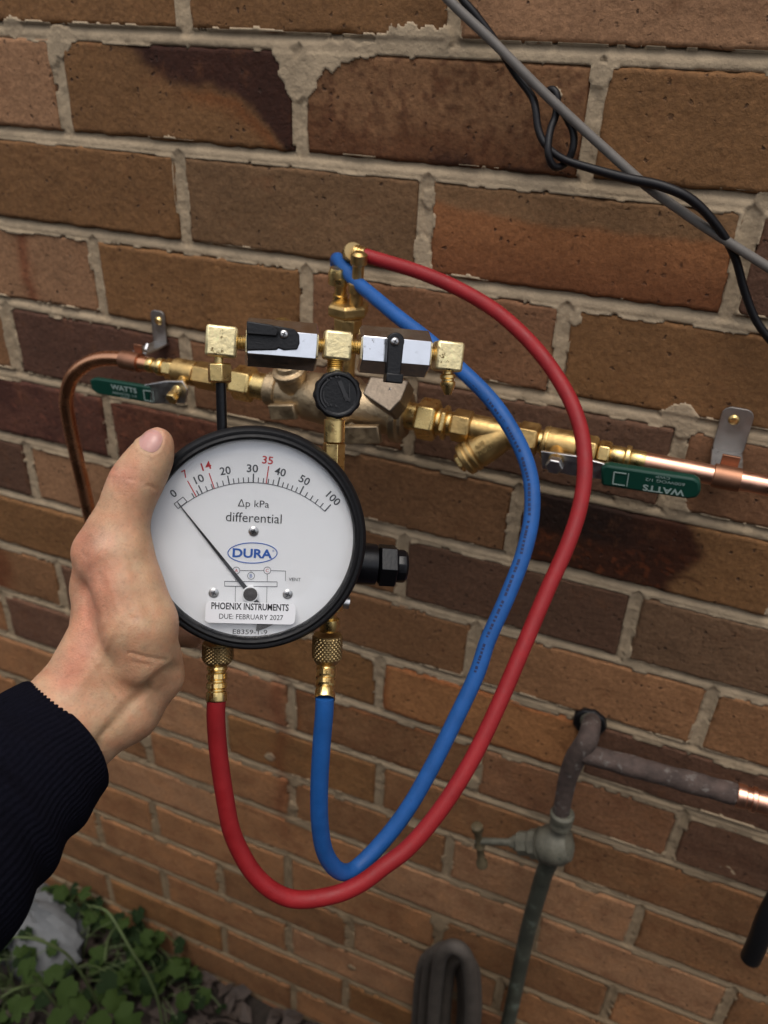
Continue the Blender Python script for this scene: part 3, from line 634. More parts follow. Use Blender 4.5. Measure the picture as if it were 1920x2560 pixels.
# lower ports with bleed screw
ZP = -.020
def gpt(px, py): return G(px, py, ZP)
gm('port_screw', MB().cyl(gpt(845, 1503), gpt(872, 1507), .0040, 20), M_steel)
gm('lower_port', MB().lathe(gpt(826, 1450), gpt(822, 1600)-gpt(826, 1450), [(0, .0085), (.018, .0085), (.0185, .0048), (.024, .0042), (.0245, .0062), (.029, .0066), (.032, .0055)], 28), M_brass)
gm('lower_port', MB().lathe(gpt(552, 1450), gpt(546, 1625)-gpt(552, 1450), [(0, .0085), (.018, .0085), (.0185, .0045), (.038, .0045)], 28), M_brass)

# ------------------------------------------------------------------ hoses
def knurled(a, d, L, r, parent):
    n = 88; m = 26; vs = []; fs = []; d = d.normalized(); x = d.orthogonal().normalized(); y = d.cross(x)
    for i in range(m+1):
        t = i/m; rr = r*(1-.30*max(0, (t-.72)/.28)**1.6) if t < 1 else r*.55
        if t < .04: rr = r*.93
        for k in range(n):
            th = 2*math.pi*k/n; kk = (0 if ((k+i) % 4 == 0 or (k-i) % 4 == 0) else 1) if .05 < t < .78 else .8
            vs.append(a+d*(L*t)+(x*math.cos(th)+y*math.sin(th))*(rr*(.93+.07*kk)))
    for i in range(m):
        for k in range(n): fs.append((i*n+k, i*n+(k+1) % n, (i+1)*n+(k+1) % n, (i+1)*n+k))
    fs.append(tuple(range(n-1, -1, -1))); fs.append(tuple(m*n+k for k in range(n)))
    return mesh('coupling_nut', MB().add(vs, fs), M_brassdull, parent, smooth=20)
def ferrule(a, b, r, parent):
    d = (b-a); L = d.length; n = 32; vs = []; fs = []; d.normalize(); x = d.orthogonal().normalized(); y = d.cross(x)
    prof = [(0, .6), (.03, .9), (.10, 1), (.16, 1), (.19, .86), (.23, .84), (.27, 1), (.40, 1), (.44, .84), (.48, .84), (.52, 1), (.64, 1), (.68, .85), (.72, .85), (.76, 1), (.97, 1.02), (1, .98)]
    for t, q in prof:
        for k in range(n):
            th = 2*math.pi*k/n; fl = 1-.05*(1 if k % 4 == 0 else 0)*(q > .95)
            vs.append(a+d*(L*t)+(x*math.cos(th)+y*math.sin(th))*(r*q*fl))
    m = len(prof)
    for i in range(m-1):
        for k in range(n): fs.append((i*n+k, i*n+(k+1) % n, (i+1)*n+(k+1) % n, (i+1)*n+k))
    return mesh('crimp_ferrule', MB().add(vs, fs), M_brass, parent, smooth=25)
HR = .0056
def gw(px, py): return GM @ G(px, py, ZP)
rp = [(541, 1748, .4655), (540, 1800, .468), (547, 1889, .474), (564, 2005, .482), (584, 2092, .489), (631, 2179, .496), (689, 2231, .501), (752, 2249, .505), (839, 2236, .509), (903, 2208, .511), (960, 2166, .514), (1018, 2122, .517), (1076, 2057, .520),
      (1134, 1976, .523), (1191, 1878, .527), (1249, 1756, .532), (1305, 1625, .537), (1365, 1483, .543), (1417, 1367, .548), (1449, 1270, .552), (1462, 1176, .556), (1455, 1089, .561), (1430, 1010, .566), (1388, 935, .572), (1336, 867, .578), (1272, 804, .586), (1215, 761, .594), (1134, 716, .602), (1047, 680, .610), (960, 653, .617), (908, 637, .620)]
bp_ = [(812, 1744, .4645), (810, 1790, .467), (804, 1860, .472), (798, 1976, .482), (800, 2063, .492), (812, 2130, .502), (840, 2172, .512), (872, 2180, .520), (905, 2158, .526), (960, 2100, .530), (1018, 2024, .531), (1076, 1924, .532), (1134, 1808, .533), (1191, 1687, .534),
       (1220, 1600, .535), (1267, 1494, .536), (1307, 1390, .538), (1329, 1292, .541), (1328, 1205, .545), (1307, 1130, .550), (1267, 1055, .556), (1220, 991, .563), (1150, 922, .573), (1076, 855, .584), (996, 793, .598), (943, 749, .610), (888, 702, .624), (860, 668, .633), (846, 650, .643), (842, 650, .654), (842, 664, .660)]
def hose(name, label, pts, m, n0, n1, f0, f1):
    root = thing(name, label, 'hose', at(*pts[0]))
    mesh('hose_tube', MB().tube([at(*p) for p in pts], HR, 24, 6), m, root, smooth=60)
    a, b = gw(*n0), gw(*n1); knurled(a, b-a, (b-a).length, .0094, root)
    ferrule(gw(*f0), at(pts[0][0], pts[0][1]+5, pts[0][2]), .0062, root)
    return root
rh = hose('test_hose', 'red rubber test hose looping widest, from left port to the wall valve', rp, M_red, (545, 1605), (544, 1660), (543, 1660), None)
bh = hose('test_hose', 'blue rubber test hose looping inside the red one, from right port', bp_, M_blue, (819, 1586), (817, 1659), (816, 1662), None)
a = at(912, 639, .6195); b = at(885, 630, .622); ferrule(b, a, .0062, rh)
knurled(at(884, 629, .622), at(874, 640, .640)-at(884, 629, .622), .014, .0078, rh)
# faint print line along the blue hose
pl = MB()
for i in range(13, 28):
    p = Vector(at(*bp_[i])); q = Vector(at(*bp_[i+1])); t = (q-p).normalized(); view = (CAM-p).normalized(); sd_ = t.cross(view).normalized()
    nrm = (view*.95+sd_*-.25).normalized(); L = (q-p).length; rr = random.Random(i)
    s = .002
    while s < L-.002:
        w = rr.uniform(.001, .0026); c = p+t*s+nrm*(HR-.0001); M = Matrix((t, nrm.cross(t).normalized(), nrm)).transposed()
        pl.box(c, (w/2, .0009, .00028), M); s += w+rr.uniform(.0006, .0016)
mesh('hose_print', pl, mat('dark_print', (.006, .014, .07), .6), bh, flat=True)

# ------------------------------------------------------------------ plumbing on the wall
OFF = .058
def lin(px, py): return aw(px, py, OFF)
A0 = lin(368, 911); A1 = lin(1917, 1214); AX = (A1-A0).normalized()
def onl(px): # point on the pipe axis whose image x is px
    lo_, hi = -.3, 1.2
    for _ in range(40):
        m = (lo_+hi)/2; q = A0+AX*m-CAM; x = 960+FPX*q.dot(RT)/q.dot(FW)
        if x < px: lo_ = m
        else: hi = m
    return A0+AX*lo_
def dep(p): return (p-CAM).dot(FW)
def rpx(px_, p): return px_*dep(p)/FPX
def seg(name, x0, x1, r, m, parent, kind='c', n=32, **k):
    a, b = onl(x0), onl(x1); mb = MB()
    if kind == 'h': mb.hexn(a, b, r, ph=k.get('ph', .1))
    else: mb.lathe(a, b-a, [(0, r*.94), (min(.001, (b-a).length*.2), r), ((b-a).length-min(.001, (b-a).length*.2), r), ((b-a).length, r*.94)], n)
    return mesh(name, mb, m, parent, bevel=.0006 if kind == 'h' else 0)
CR = .0077
# left copper pipe
cl = thing('copper_pipe', 'bent copper pipe at left curving down behind the raised thumb', 'pipe', onl(345))
pp = [onl(372), onl(345), lin(297, 897), lin(247, 899), lin(208, 916), lin(178, 948), lin(166, 995), lin(170, 1040), lin(184, 1109), lin(199, 1174), lin(214, 1240), lin(229, 1310), lin(243, 1380), aw(252, 1425, .050), aw(257, 1450, .03), aw(258, 1462, -.01)]
mesh('pipe_tube', MB().tube(pp, CR*.95, 24, 6), M_copperor, cl, smooth=60)
mesh('solder_sleeve', MB().lathe(lin(345, 906), lin(298, 897)-lin(345, 906), [(0, CR*1.05), (.0005, CR*1.17), (.018, CR*1.17), (.0185, CR*1.05)], 28), M_copperdull, cl)
# right copper pipe
cr = thing('copper_pipe', 'straight bright copper pipe running out of the right edge', 'pipe', onl(1616))
mesh('pipe_tube', MB().cyl(onl(1608), onl(1990), CR, 32), M_copper, cr)
def bracket(label, sx, sy, px0, px1, plate, parentlabel, stud):
    r = thing('pipe_clip', label, 'pipe clip', aw(sx, sy), 'pipe clips on the wall')
    c = aw(*plate); w = plate[2] if len(plate) > 2 else 0
    return r
def pipe_clip(label, topx, topy, botx, boty, w, px0, px1):
    t = aw(topx, topy, .002); b = aw(botx, boty, .002)
    r = thing('pipe_clip', label, 'pipe clip', t, 'pipe clips on the wall')
    c = (t+b)/2; h = abs(t.z-b.z)/2
    mesh('back_plate', MB().poly(rrect(0, 0, w, 2*h, w*.3), 0, .0022, Matrix.Translation(c) @ Matrix.Rotation(R_(90), 4, 'X')), M_galv, r, bevel=.0004)
    sc = mesh('screw_head', MB().lathe(t+Vector((0, -.002, -.010)), (0, -1, 0), [(0, .0042), (.001, .0042), (.0028, .0028), (.003, .001)], 20), M_brass, r)
    q = onl((px0+px1)/2)
    sh = Vector((c.x, -.020, b.z+.004)); mesh('shelf', MB().box(Vector((c.x, -.019, b.z+.002)), (w*.5, .019, .0011)), M_steel, r, bevel=.0004)
    mesh('stud', MB().cyl(Vector((q.x+.001, -.036, b.z+.012)), Vector((q.x+.001, -.040, q.z+CR*.9)), .0022, 12), M_steel, r)
    mesh('tab', MB().box(Vector((q.x, -.050, q.z+CR+.002)), (w*.27, .0012, .0055)), M_copperdull, r, bevel=.0004)
    mesh('saddle', MB().lathe(onl(px0), AX, [(0, CR*1.12), (.0005, CR*1.2), ((onl(px1)-onl(px0)).length, CR*1.2)], 28), M_copperdull, r)
    return r
pipe_clip('steel clip on a copper pipe, above the left green lever', 397, 776, 402, 862, .0165, 322, 350)
pipe_clip('steel clip with brass screw holding the right copper pipe', 1843, 1018, 1822, 1135, .024, 1782, 1850)
# left ball valve
def lever_print(o, c, ex, ey, ez, L, flip):
    M = Matrix(((ex.x, ey.x, ez.x, c.x), (ex.y, ey.y, ez.y, c.y), (ex.z, ey.z, ez.z, c.z), (0, 0, 0, 1)))
    text('WATTS', (.013 if not flip else .006), -.0042 if flip else .003, .0052, .030, M_print, 'lettering', 180 if flip else 0, o, .0003, .03, M)
    text('600WOG 1/2', (.013 if not flip else .006), .0028 if flip else -.0028, .0024, .028, M_print, 'lettering', 180 if flip else 0, o, .0003, 0, M)
    text('CWP', (.013 if not flip else .004), .0062 if flip else -.0060, .0020, .010, M_print, 'lettering', 180 if flip else 0, o, .0003, 0, M)
    mb = MB(); x0 = -.031 if flip else .036
    for (a, b, w, h) in ((x0, 0, .0005, .005), (x0+.0045, .005, .0045, .0004), (x0+.0045, -.005, .0045, .0004), (x0+.0105, 0, .0003, .0055)): mb.box((a, b, .0003), (w, h, .0002))
    mb.v = [tuple(M @ Vector(v)) for v in mb.v]; mesh('print_frame', mb, M_print, o, flat=True)
bl = thing('ball_valve', 'brass ball valve at left with green grip pointing left', 'valve', onl(470), 'green handled ball valves')
seg('tail_ring', 370, 384, .0072, M_brass, bl); seg('tail_neck', 384, 396, .0060, M_brass, bl); seg('tail_ring', 396, 408, .0084, M_brass, bl); seg('tail_neck', 408, 414, .0064, M_brass, bl); seg('union_nut', 414, 440, .0100, M_brass, bl, 'h')
seg('valve_barrel', 440, 492, .0118, M_brasscast, bl); seg('valve_hex', 492, 545, .0130, M_brasscast, bl, 'h'); seg('nipple', 545, 585, .0100, M_brass, bl)
q = onl(470); nq = q+Vector((.004, -.030, -.012))
mesh('stem', MB().cyl(q, nq, .0050, 16), M_brass, bl); mesh('lever_nut', MB().hexn(nq, nq+Vector((0, -.006, -.002)), .0060), M_brass, bl, bevel=.0004)
yo = OFF+.024
def wl(px, py, off): return aw(px, py, off)
def slab(name, pts, off, th, m, parent, bev=.001):
    P = [aw(x, y, off) for x, y in pts]; n = len(P)
    mb = MB().add(P+[p+Vector((0, th, 0)) for p in P], [tuple(range(n)), tuple(range(2*n-1, n-1, -1))]+[(i, n+i, n+(i+1) % n, (i+1) % n) for i in range(n)])
    return mesh(name, mb, m, parent, bevel=bev)
lvr = slab('lever', [(360, 962), (415, 953), (455, 953), (468, 975), (462, 1008), (380, 1010), (360, 1004)], yo, .003, M_steel, bl, .0006)
gr = slab('grip', [(223, 950), (236, 946), (374, 968), (373, 1008), (244, 986), (228, 974)], yo+.0015, .006, M_green, bl, .0015)
c = aw(300, 977, yo+.0022); ex = (aw(340, 984, yo)-aw(260, 970, yo)).normalized(); ez = Vector((0, -1, 0)); ey = ez.cross(ex).normalized(); lever_print(gr, c+ex*-.008, ex, ey, ez, .06, False)
# backflow preventer
bf = thing('backflow_preventer', 'cast bronze backflow valve body on the wall behind the manifold', 'valve', onl(840))
seg('union_nut', 588, 638, .0165, M_brass, bf, 'h'); seg('tail_piece', 636, 674, .0125, M_brass, bf); seg('inlet_flange', 672, 700, .0155, M_bronze, bf); 
a, b = onl(698), onl(1020); L = (b-a).length
mesh('body', MB().lathe(a, b-a, [(0, .013), (.004, .0185), (.016, .0200), (.024, .0185), (.030, .0215), (.060, .0235), (.074, .0240), (.080, .0200), (.095, .0195), (L-.012, .0200), (L-.010, .0250), (L-.004, .0250), (L-.003, .0210), (L, .0200)], 40), M_bronze, bf, bevel=.0005)
def onb(px, dz=0, dy=0): p = onl(px); return p+Vector((0, dy, dz))
mesh('check_bonnet', MB().lathe(onb(745, .004, -.004), Vector((-.1, -.35, 1)), [(0, .0135), (.018, .0135), (.019, .0155), (.024, .0155), (.025, .0115), (.030, .010)], 20, .3), M_bronze, bf, bevel=.0006)
P4 = [aw(x, y, OFF+.040+d_) for x, y, d_ in ((925, 940, -.012), (1022, 950, -.014), (1000, 1000, .001), (975, 1032, .004), (905, 984, .002))]
nn4 = (P4[1]-P4[0]).cross(P4[3]-P4[0]).normalized(); nn4 = nn4 if nn4.y > 0 else -nn4
mesh('check_bonnet', MB().add(P4+[p+nn4*.024 for p in P4], [(0, 1, 2, 3, 4), (9, 8, 7, 6, 5)]+[(i, 5+i, 5+(i+1) % 5, (i+1) % 5) for i in range(5)]), M_bronzed, bf, bevel=.0015)
screw((P4[0]+P4[1]+P4[3])/3-nn4*0.0, .0035, bf, 'cap_screw', -nn4, None, False, .0016, M_steel)
mesh('flow_plate', MB().box(onb(930, -.014, -.026), (.019, .003, .008), Matrix.Rotation(R_(-12), 3, 'Y')), M_bronze, bf, bevel=.001)
mesh('flow_plate', MB().box(onb(735, -.010, -.021), (.013, .003, .007), Matrix.Rotation(R_(-12), 3, 'Y')), M_bronze, bf, bevel=.001)
mesh('relief_port', MB().lathe(onb(885, 0, 0), (0, -.3, -1), [(0, .016), (.024, .016), (.026, .018), (.030, .018)], 32), M_bronze, bf, bevel=.0005)
# test cocks rising from the body
def cock(px, top, r):
    base = onb(px, .016, 0)
    return base
p0_ = aw(868, 830, OFF); p1_ = aw(873, 745, OFF+.002); up_ = (p1_-p0_).normalized()
base = onb(860, .012, .0)
tcs = thing('test_cock', 'brass test cock standing up behind the manifold tee', 'valve', base)
q0 = aw(868, 840, OFF); 
mesh('cock_stem', MB().cyl(base, aw(869, 792, OFF), .0085, 28), M_brasscast, tcs)
mesh('fluted_neck', MB().hexn(aw(870, 829, OFF), aw(871, 789, OFF), .0125, n=8), M_brasscast, tcs, bevel=.0006)
mesh('hex_nut', MB().hexn(aw(871, 789, OFF), aw(871, 757, OFF), .0178, n=6, ph=.25), M_brasscast, tcs, bevel=.0006)
mesh('stem_left', MB().lathe(aw(850, 760, OFF), up_, [(0, .0062), (.008, .0062), (.0085, .0050), (.016, .0050), (.0165, .0062), (.022, .0055)], 24), M_brass, tcs)
mesh('stem_right', MB().lathe(aw(890, 762, OFF+.004), up_, [(0, .0055), (.010, .0055), (.0105, .0072), (.018, .0072), (.0185, .0048), (.032, .0048), (.034, .0068), (.041, .0068), (.043, .0040)], 24), M_brasscast, tcs)
mesh('swivel_cap', MB().lathe(aw(842, 712, OFF), up_, [(0, .0055), (.001, .0074), (.010, .0074), (.014, .006)], 24), M_brass, tcs)
t2 = thing('test_cock', 'small brass test cock poking up behind the left lever', 'valve', onb(704, .012))
mesh('cock_stem', MB().cyl(onb(704, .010), aw(706, 812, OFF), .0052, 20), M_brasscast, t2); mesh('slotted_head', MB().lathe(aw(706, 822, OFF), up_, [(0, .0075), (.001, .0085), (.006, .0085), (.008, .006)], 20), M_brass, t2)
# strainer
ys = thing('y_strainer', 'brass strainer with angled leg, beneath the blue hose', 'strainer', onl(1240))
seg('nipple', 1018, 1046, .0118, M_brass, ys); seg('hex_nut', 1046, 1095, .0182, M_brass, ys, 'h'); seg('ring', 1095, 1106, .0118, M_brass, ys); seg('hex_nut', 1106, 1120, .0150, M_brass, ys, 'h'); seg('ring', 1120, 1132, .0105, M_brass, ys)
seg('end_hex', 1132, 1180, .0142, M_brasscast, ys, 'h'); seg('strainer_barrel', 1180, 1296, .0118, M_brasscast, ys); seg('end_hex', 1296, 1346, .0142, M_brasscast, ys, 'h')
a = onl(1262); b = aw(1150, 1157, OFF+.012); dd = b-a; L = dd.length
lg = mesh('strainer_leg', MB().lathe(a, dd, [(0, .0120), (L*.35, .0140), (L*.62, .0142), (L*.63, .0130), (L*.67, .0130), (L*.68, .0148), (L*.75, .0148), (L*.76, .0132), (L*.80, .0132), (L*.81, .0146), (L*.90, .0142), (L*.93, .0120)], 36), M_brasscast, ys, bevel=.0003)
mesh('leg_cap', MB().hexn(a+dd*.90, a+dd*1.04, .0086), M_brass, ys, bevel=.0005)
pe = dd.normalized(); view = (CAM-(a+dd*.45)).normalized(); ey = (view-pe*view.dot(pe)).normalized(); ex = pe*-1
c = a+dd*.45+ey*.0142; ez = ey; eyy = ez.cross(ex).normalized()
MT = Matrix(((ex.x, eyy.x, ez.x, c.x), (ex.y, eyy.y, ez.y, c.y), (ex.z, eyy.z, ez.z, c.z), (0, 0, 0, 1)))
text('600\nWOG', 0, .001, .0100, .0150, M_brass, 'raised_lettering', 0, lg, .0006, .03, MT)
# right ball valve
br = thing('ball_valve', 'brass ball valve at right with green grip pointing right', 'valve', onl(1400), 'green handled ball valves')
seg('nipple', 1346, 1358, .0095, M_brass, br); seg('valve_barrel', 1358, 1442, .0132, M_brasscast, br); seg('band', 1366, 1372, .0138, M_brass, br); seg('valve_hex', 1446, 1492, .0128, M_brasscast, br, 'h')
seg('union_nut', 1494, 1526, .0108, M_brass, br, 'h'); seg('tail_piece', 1526, 1562, .0082, M_brass, br); seg('tail_ring', 1562, 1575, .0104, M_brass, br); seg('tail_ferrule', 1575, 1614, .0080, M_brass, br)
q = aw(1390, 1140, OFF+.012); nq = aw(1389, 1157, OFF+.030)
mesh('stem', MB().cyl(onl(1392), nq, .0058, 16), M_brasscast, br); mesh('lever_nut', MB().hexn(nq, nq+Vector((0, -.007, -.001)), .0070), M_steel, br, bevel=.0004)
slab('lever', [(1352, 1128), (1440, 1140), (1512, 1160), (1512, 1200), (1430, 1190), (1355, 1172)], OFF+.026, .003, M_steel, br, .0006)
gr = slab('grip', [(1501, 1170), (1515, 1163), (1735, 1196), (1750, 1206), (1752, 1230), (1742, 1246), (1720, 1249), (1503, 1215)], OFF+.030, .009, M_green, br, .002)
ex = (aw(1730, 1222, OFF)-aw(1510, 1190, OFF)).normalized(); ez = Vector((0, -1, 0)); ey = ez.cross(ex).normalized()
lever_print(gr, aw(1640, 1210, OFF+.0302), ex, ey, ez, .08, True)

# ------------------------------------------------------------------ cables on the wall
gc = [(1080, -60), (1116, -6), (1238, 110), (1365, 237), (1510, 370), (1614, 463), (1700, 525), (1770, 573), (1920, 668), (2010, 725)]
tag(mesh('cable', MB().tube([aw(x, y, .022 if i not in (0, 9) else .02) for i, (x, y) in enumerate(gc)], .0034, 16, 6), M_greyc, smooth=60), 'grey cable crossing the wall diagonally at upper right', 'cable')
bc = [(1125, -60, .020), (1150, -10, .020), (1190, 38, .020), (1236, 100, .018), (1284, 178, .014), (1328, 238, .016), (1339, 272, .020), (1346, 324, .024), (1367, 366, .027), (1411, 399, .027), (1481, 422, .026), (1568, 446, .028), (1654, 465, .030), (1730, 500, .030), (1793, 566, .026), (1836, 640, .018), (1860, 723, .016), (1886, 793, .016), (1925, 850, .016), (1980, 910, .014)]
kb = thing('cable', 'thin black cable with a small knot beside the grey one', 'cable', aw(1400, 400, .02))
mesh('cable_run', MB().tube([aw(*p) for p in bc], [.0027]*10+[.0030, .0034, .0035, .0033]+[.0030]*6, 14, 6), M_blackc, kb, smooth=60)
kl = [(1362, 238, .012), (1378, 224, .014), (1392, 238, .016), (1390, 285, .018), (1376, 325, .024), (1370, 375, .031), (1378, 408, .031), (1394, 418, .027), (1418, 404, .020), (1432, 372, .019), (1434, 335, .017), (1420, 300, .015), (1396, 262, .013)]
mesh('knot_loop', MB().tube([aw(*p) for p in kl], .0027, 14, 6), M_blackc, kb, smooth=60)

# ------------------------------------------------------------------ garden tap
TO = .055
gt = thing('garden_tap', 'old grey-green garden tap on a rusty pipe, lower right', 'tap', aw(1385, 2115, TO))
mesh('wall_pipe', MB().tube([aw(1480, 1798, -.02), aw(1478, 1812, .03), aw(1468, 1850, .052), aw(1440, 1893, TO), aw(1421, 1940, TO), aw(1410, 1990, TO), aw(1399, 2052, TO)], [.0085, .0095, .0105, .0105, .0095, .0090, .0088], 20, 6), M_rust, gt, smooth=60)
mesh('flange_ring', MB().lathe(aw(1476, 1797, -.004), (0, -1, 0), [(0, .018), (.008, .018), (.010, .015), (.0095, .010)], 9), M_blackp, gt, bevel=.0015)
mesh('flange_nut', MB().lathe(aw(1477, 1800, .004), (0, -1, 0), [(0, .0105), (.004, .0105), (.0055, .0085), (.005, .006)], 16), M_verdi, gt)
mesh('inlet_collar', MB().lathe(aw(1407, 2030, TO), aw(1397, 2085, TO)-aw(1407, 2030, TO), [(0, .0105), (.002, .0128), (.008, .0128), (.010, .0105), (.020, .012)], 24), M_verdi, gt, bevel=.0006)
c = aw(1388, 2112, TO); dirh = (aw(1200, 2108, TO)-aw(1385, 2118, TO)); Lh = dirh.length; dirh.normalize()
mesh('tap_body', MB().lathe(c-dirh*.020, dirh, [(0, .006), (.004, .016), (.014, .0215), (.028, .0215), (.036, .0175), (.040, .014)], 28), M_verdi, gt)
mesh('bonnet', MB().lathe(c+dirh*.018, dirh, [(0, .0195), (.002, .0165), (.010, .0160), (.011, .0135), (.024, .0130), (.026, .009), (.030, .0085)], 8, .2), M_verdi, gt, bevel=.0006)
mesh('spindle', MB().lathe(c+dirh*.046, dirh, [(0, .0055), (.006, .0060), (.007, .0042), (Lh-.040, .0040)], 16), M_verdi, gt)
h0, h1 = aw(1192, 2062, TO), aw(1206, 2166, TO); hd = h1-h0
mesh('tee_handle', MB().lathe(h0, hd, [(0, .003), (.002, .0068), (.008, .0068), (.012, .0045), (hd.length*.42, .0045), (hd.length*.5, .0065), (hd.length*.58, .0045), (hd.length-.012, .0045), (hd.length-.008, .0068), (hd.length-.002, .0068), (hd.length, .003)], 18), mat('old_brass', (.13, .10, .055), .65, metal=.4, var=.3, vscale=80), gt)
mesh('riser_pipe', MB().tube([aw(1382, 2140, TO), aw(1362, 2180, TO-.005), aw(1344, 2240, .045), aw(1319, 2330, .035), aw(1290, 2468, .03), aw(1268, 2570, .03), aw(1240, 2720, .03)], .0098, 20, 6), M_downp, gt, smooth=60)
rpipe = thing('rusty_pipe', 'rusty horizontal pipe ending in a bright copper coupling at lower right', 'pipe', aw(1478, 1886, TO))
e0, e1 = aw(1455, 1882, TO), aw(1843, 1987, TO); ed = e1-e0; pr = [(0, .0095)]
rr = random.Random(4)
for i in range(1, 24): pr.append((ed.length*i/24, .0102+rr.uniform(-.0005, .0007)))
mesh('pipe_tube', MB().lathe(e0, ed, pr+[(ed.length, .0100)], 24), M_rust, rpipe, smooth=60)
mesh('copper_coupling', MB().lathe(e1-ed.normalized()*.001, ed, [(0, .0092), (.001, .0112), (.008, .0112), (.009, .0100), (.013, .0100), (.0135, .0118), (.017, .0118), (.018, .0104), (.060, .0104), (.062, .009), (.2, .009)], 32), M_copper, rpipe)
dk = thing('pipe_stub', 'black pipe end slanting in from the right edge near bottom', 'pipe', aw(1880, 2400, .04))
mesh('stub_tube', MB().tube([aw(1876, 2396, .060), aw(1896, 2352, .060), aw(1922, 2285, .055), aw(1985, 2170, .04)], .0100, 18, 6), M_blackp, dk, smooth=60)
# coiled old hose
ch = thing('hose_coil', 'old grey hose coil hanging on the wall at bottom', 'hose', aw(1110, 2360, .06))
mesh('hook', MB().tube([aw(1135, 2372, -.01), aw(1135, 2372, .05), aw(1133, 2362, .085)], .005, 12, 4), M_blackp, ch)
for i, (x0, x1, yt, o_) in enumerate(((1045, 1160, 2372, .035), (1062, 1168, 2364, .060), (1086, 1180, 2360, .085), (1058, 1186, 2376, .020), (1112, 1190, 2384, .068))):
    xm = (x0+x1)/2
    L = [aw(x0+6, 2860, o_), aw(x0-4, 2640, o_), aw(x0, 2520, o_), aw(x0+8, 2440, o_), aw((x0*2+xm)/3+2, yt+26, o_+.004), aw(xm, yt+6, o_+.006), aw((x1*2+xm)/3, yt+28, o_+.004), aw(x1-4, 2450, o_), aw(x1-2, 2530, o_), aw(x1-14, 2640, o_), aw(x1-30, 2860, o_)]
    mesh('hose_loop', MB().tube(L, .0088, 18, 6), M_oldhose, ch, smooth=60)

# ------------------------------------------------------------------ hand
def HP(px, py, d): return np.array([(px-960)/FPX*d, -(py-1280)/FPX*d, -d])*1000.0   # camera space, mm
def sd_cone(P, a, b, ra, rb):
    ab = b-a; t = np.clip(((P-a) @ ab)/(ab @ ab), 0, 1); r = ra+(rb-ra)*t
    return np.linalg.norm(P-(a+t[..., None]*ab), axis=-1)-r
def smin(a, b, k):
    h = np.clip(.5+.5*(b-a)/k, 0, 1); return b*(1-h)+a*h-k*h*(1-h)
prims = []
def chain(pts, k=5):
    for p, q in zip(pts, pts[1:]): prims.append((HP(*p[:3]), HP(*q[:3]), p[3], q[3], k))
chain([(394, 1106, .4150, 8.3), (380, 1140, .4160, 10.0), (357, 1178, .4165, 11.6), (336, 1213, .417, 12.5), (316, 1262, .418, 12.3), (302, 1318, .418, 13.0), (306, 1385, .416, 15.0), (322, 1470, .414, 17.0), (350, 1560, .413, 18.5), (362, 1640, .417, 17.0)], 7)
chain([(262, 1330, .420, 9.0), (242, 1374, .424, 9.6), (262, 1410, .422, 12.5)], 11)
chain([(238, 1395, .430, 9.4), (236, 1470, .436, 10.6), (252, 1560, .434, 14)], 12)
chain([(232, 1425, .445, 9.6), (236, 1480, .448, 11.5), (250, 1560, .446, 15.0), (262, 1630, .440, 18.0)], 6)
chain([(266, 1545, .426, 15.5), (232, 1650, .424, 17.5), (153, 1757, .420, 17.5), (60, 1850, .405, 20), (-60, 1960, .385, 24)], 8)
chain([(386, 1640, .428, 14.0), (392, 1690, .430, 13.2), (318, 1772, .428, 17.0), (194, 1860, .422, 17.0), (90, 1960, .405, 21), (-30, 2080, .385, 25)], 8)
chain([(260, 1600, .445, 16), (330, 1560, .458, 15), (330, 1620, .452, 16)], 8)
chain([(300, 1660, .430, 20), (210, 1760, .424, 20), (100, 1880, .405, 26)], 8)
# fingers behind the case
chain([(240, 1425, .455, 9.5), (282, 1345, .500, 9.2), (400, 1300, .512, 8.5), (500, 1305, .508, 7.6)], 3)
chain([(250, 1485, .462, 9.8), (292, 1425, .510, 9.4), (420, 1385, .515, 8.6), (525, 1390, .508, 7.8)], 3)
chain([(268, 1550, .465, 9.6), (310, 1500, .510, 9.0), (430, 1470, .512, 8.4), (530, 1478, .505, 7.6)], 3)
chain([(300, 1610, .460, 9.0), (350, 1580, .498, 8.2), (425, 1588, .500, 7.4), (482, 1596, .494, 6.4)], 3)
allp = np.array([p for q in prims for p in (q[0], q[1])]); lo_ = allp.min(0)-30; hi = allp.max(0)+30
lo_[0] = max(lo_[0], HP(-70, 1900, .40)[0]); h = 1.15
gx_, gy_, gz_ = [np.arange(lo_[i], hi[i], h) for i in range(3)]
XX, YY, ZZ = np.meshgrid(gx_, gy_, gz_, indexing='ij'); PG = np.stack([XX, YY, ZZ], -1).astype(np.float32)
F_ = np.full(XX.shape, 60.0, np.float32)
for a, b, ra, rb, k in prims:
    mn = np.minimum(a, b)-max(ra, rb)-12; mx = np.maximum(a, b)+max(ra, rb)+12
    i0 = [max(0, int((mn[i]-lo_[i])/h)) for i in range(3)]; i1 = [min(XX.shape[i], int((mx[i]-lo_[i])/h)+2) for i in range(3)]
    if any(i1[i] <= i0[i] for i in range(3)): continue
    s3 = tuple(slice(i0[i], i1[i]) for i in range(3))
    F_[s3] = smin(F_[s3], sd_cone(PG[s3], a, b, ra, rb).astype(np.float32), k)
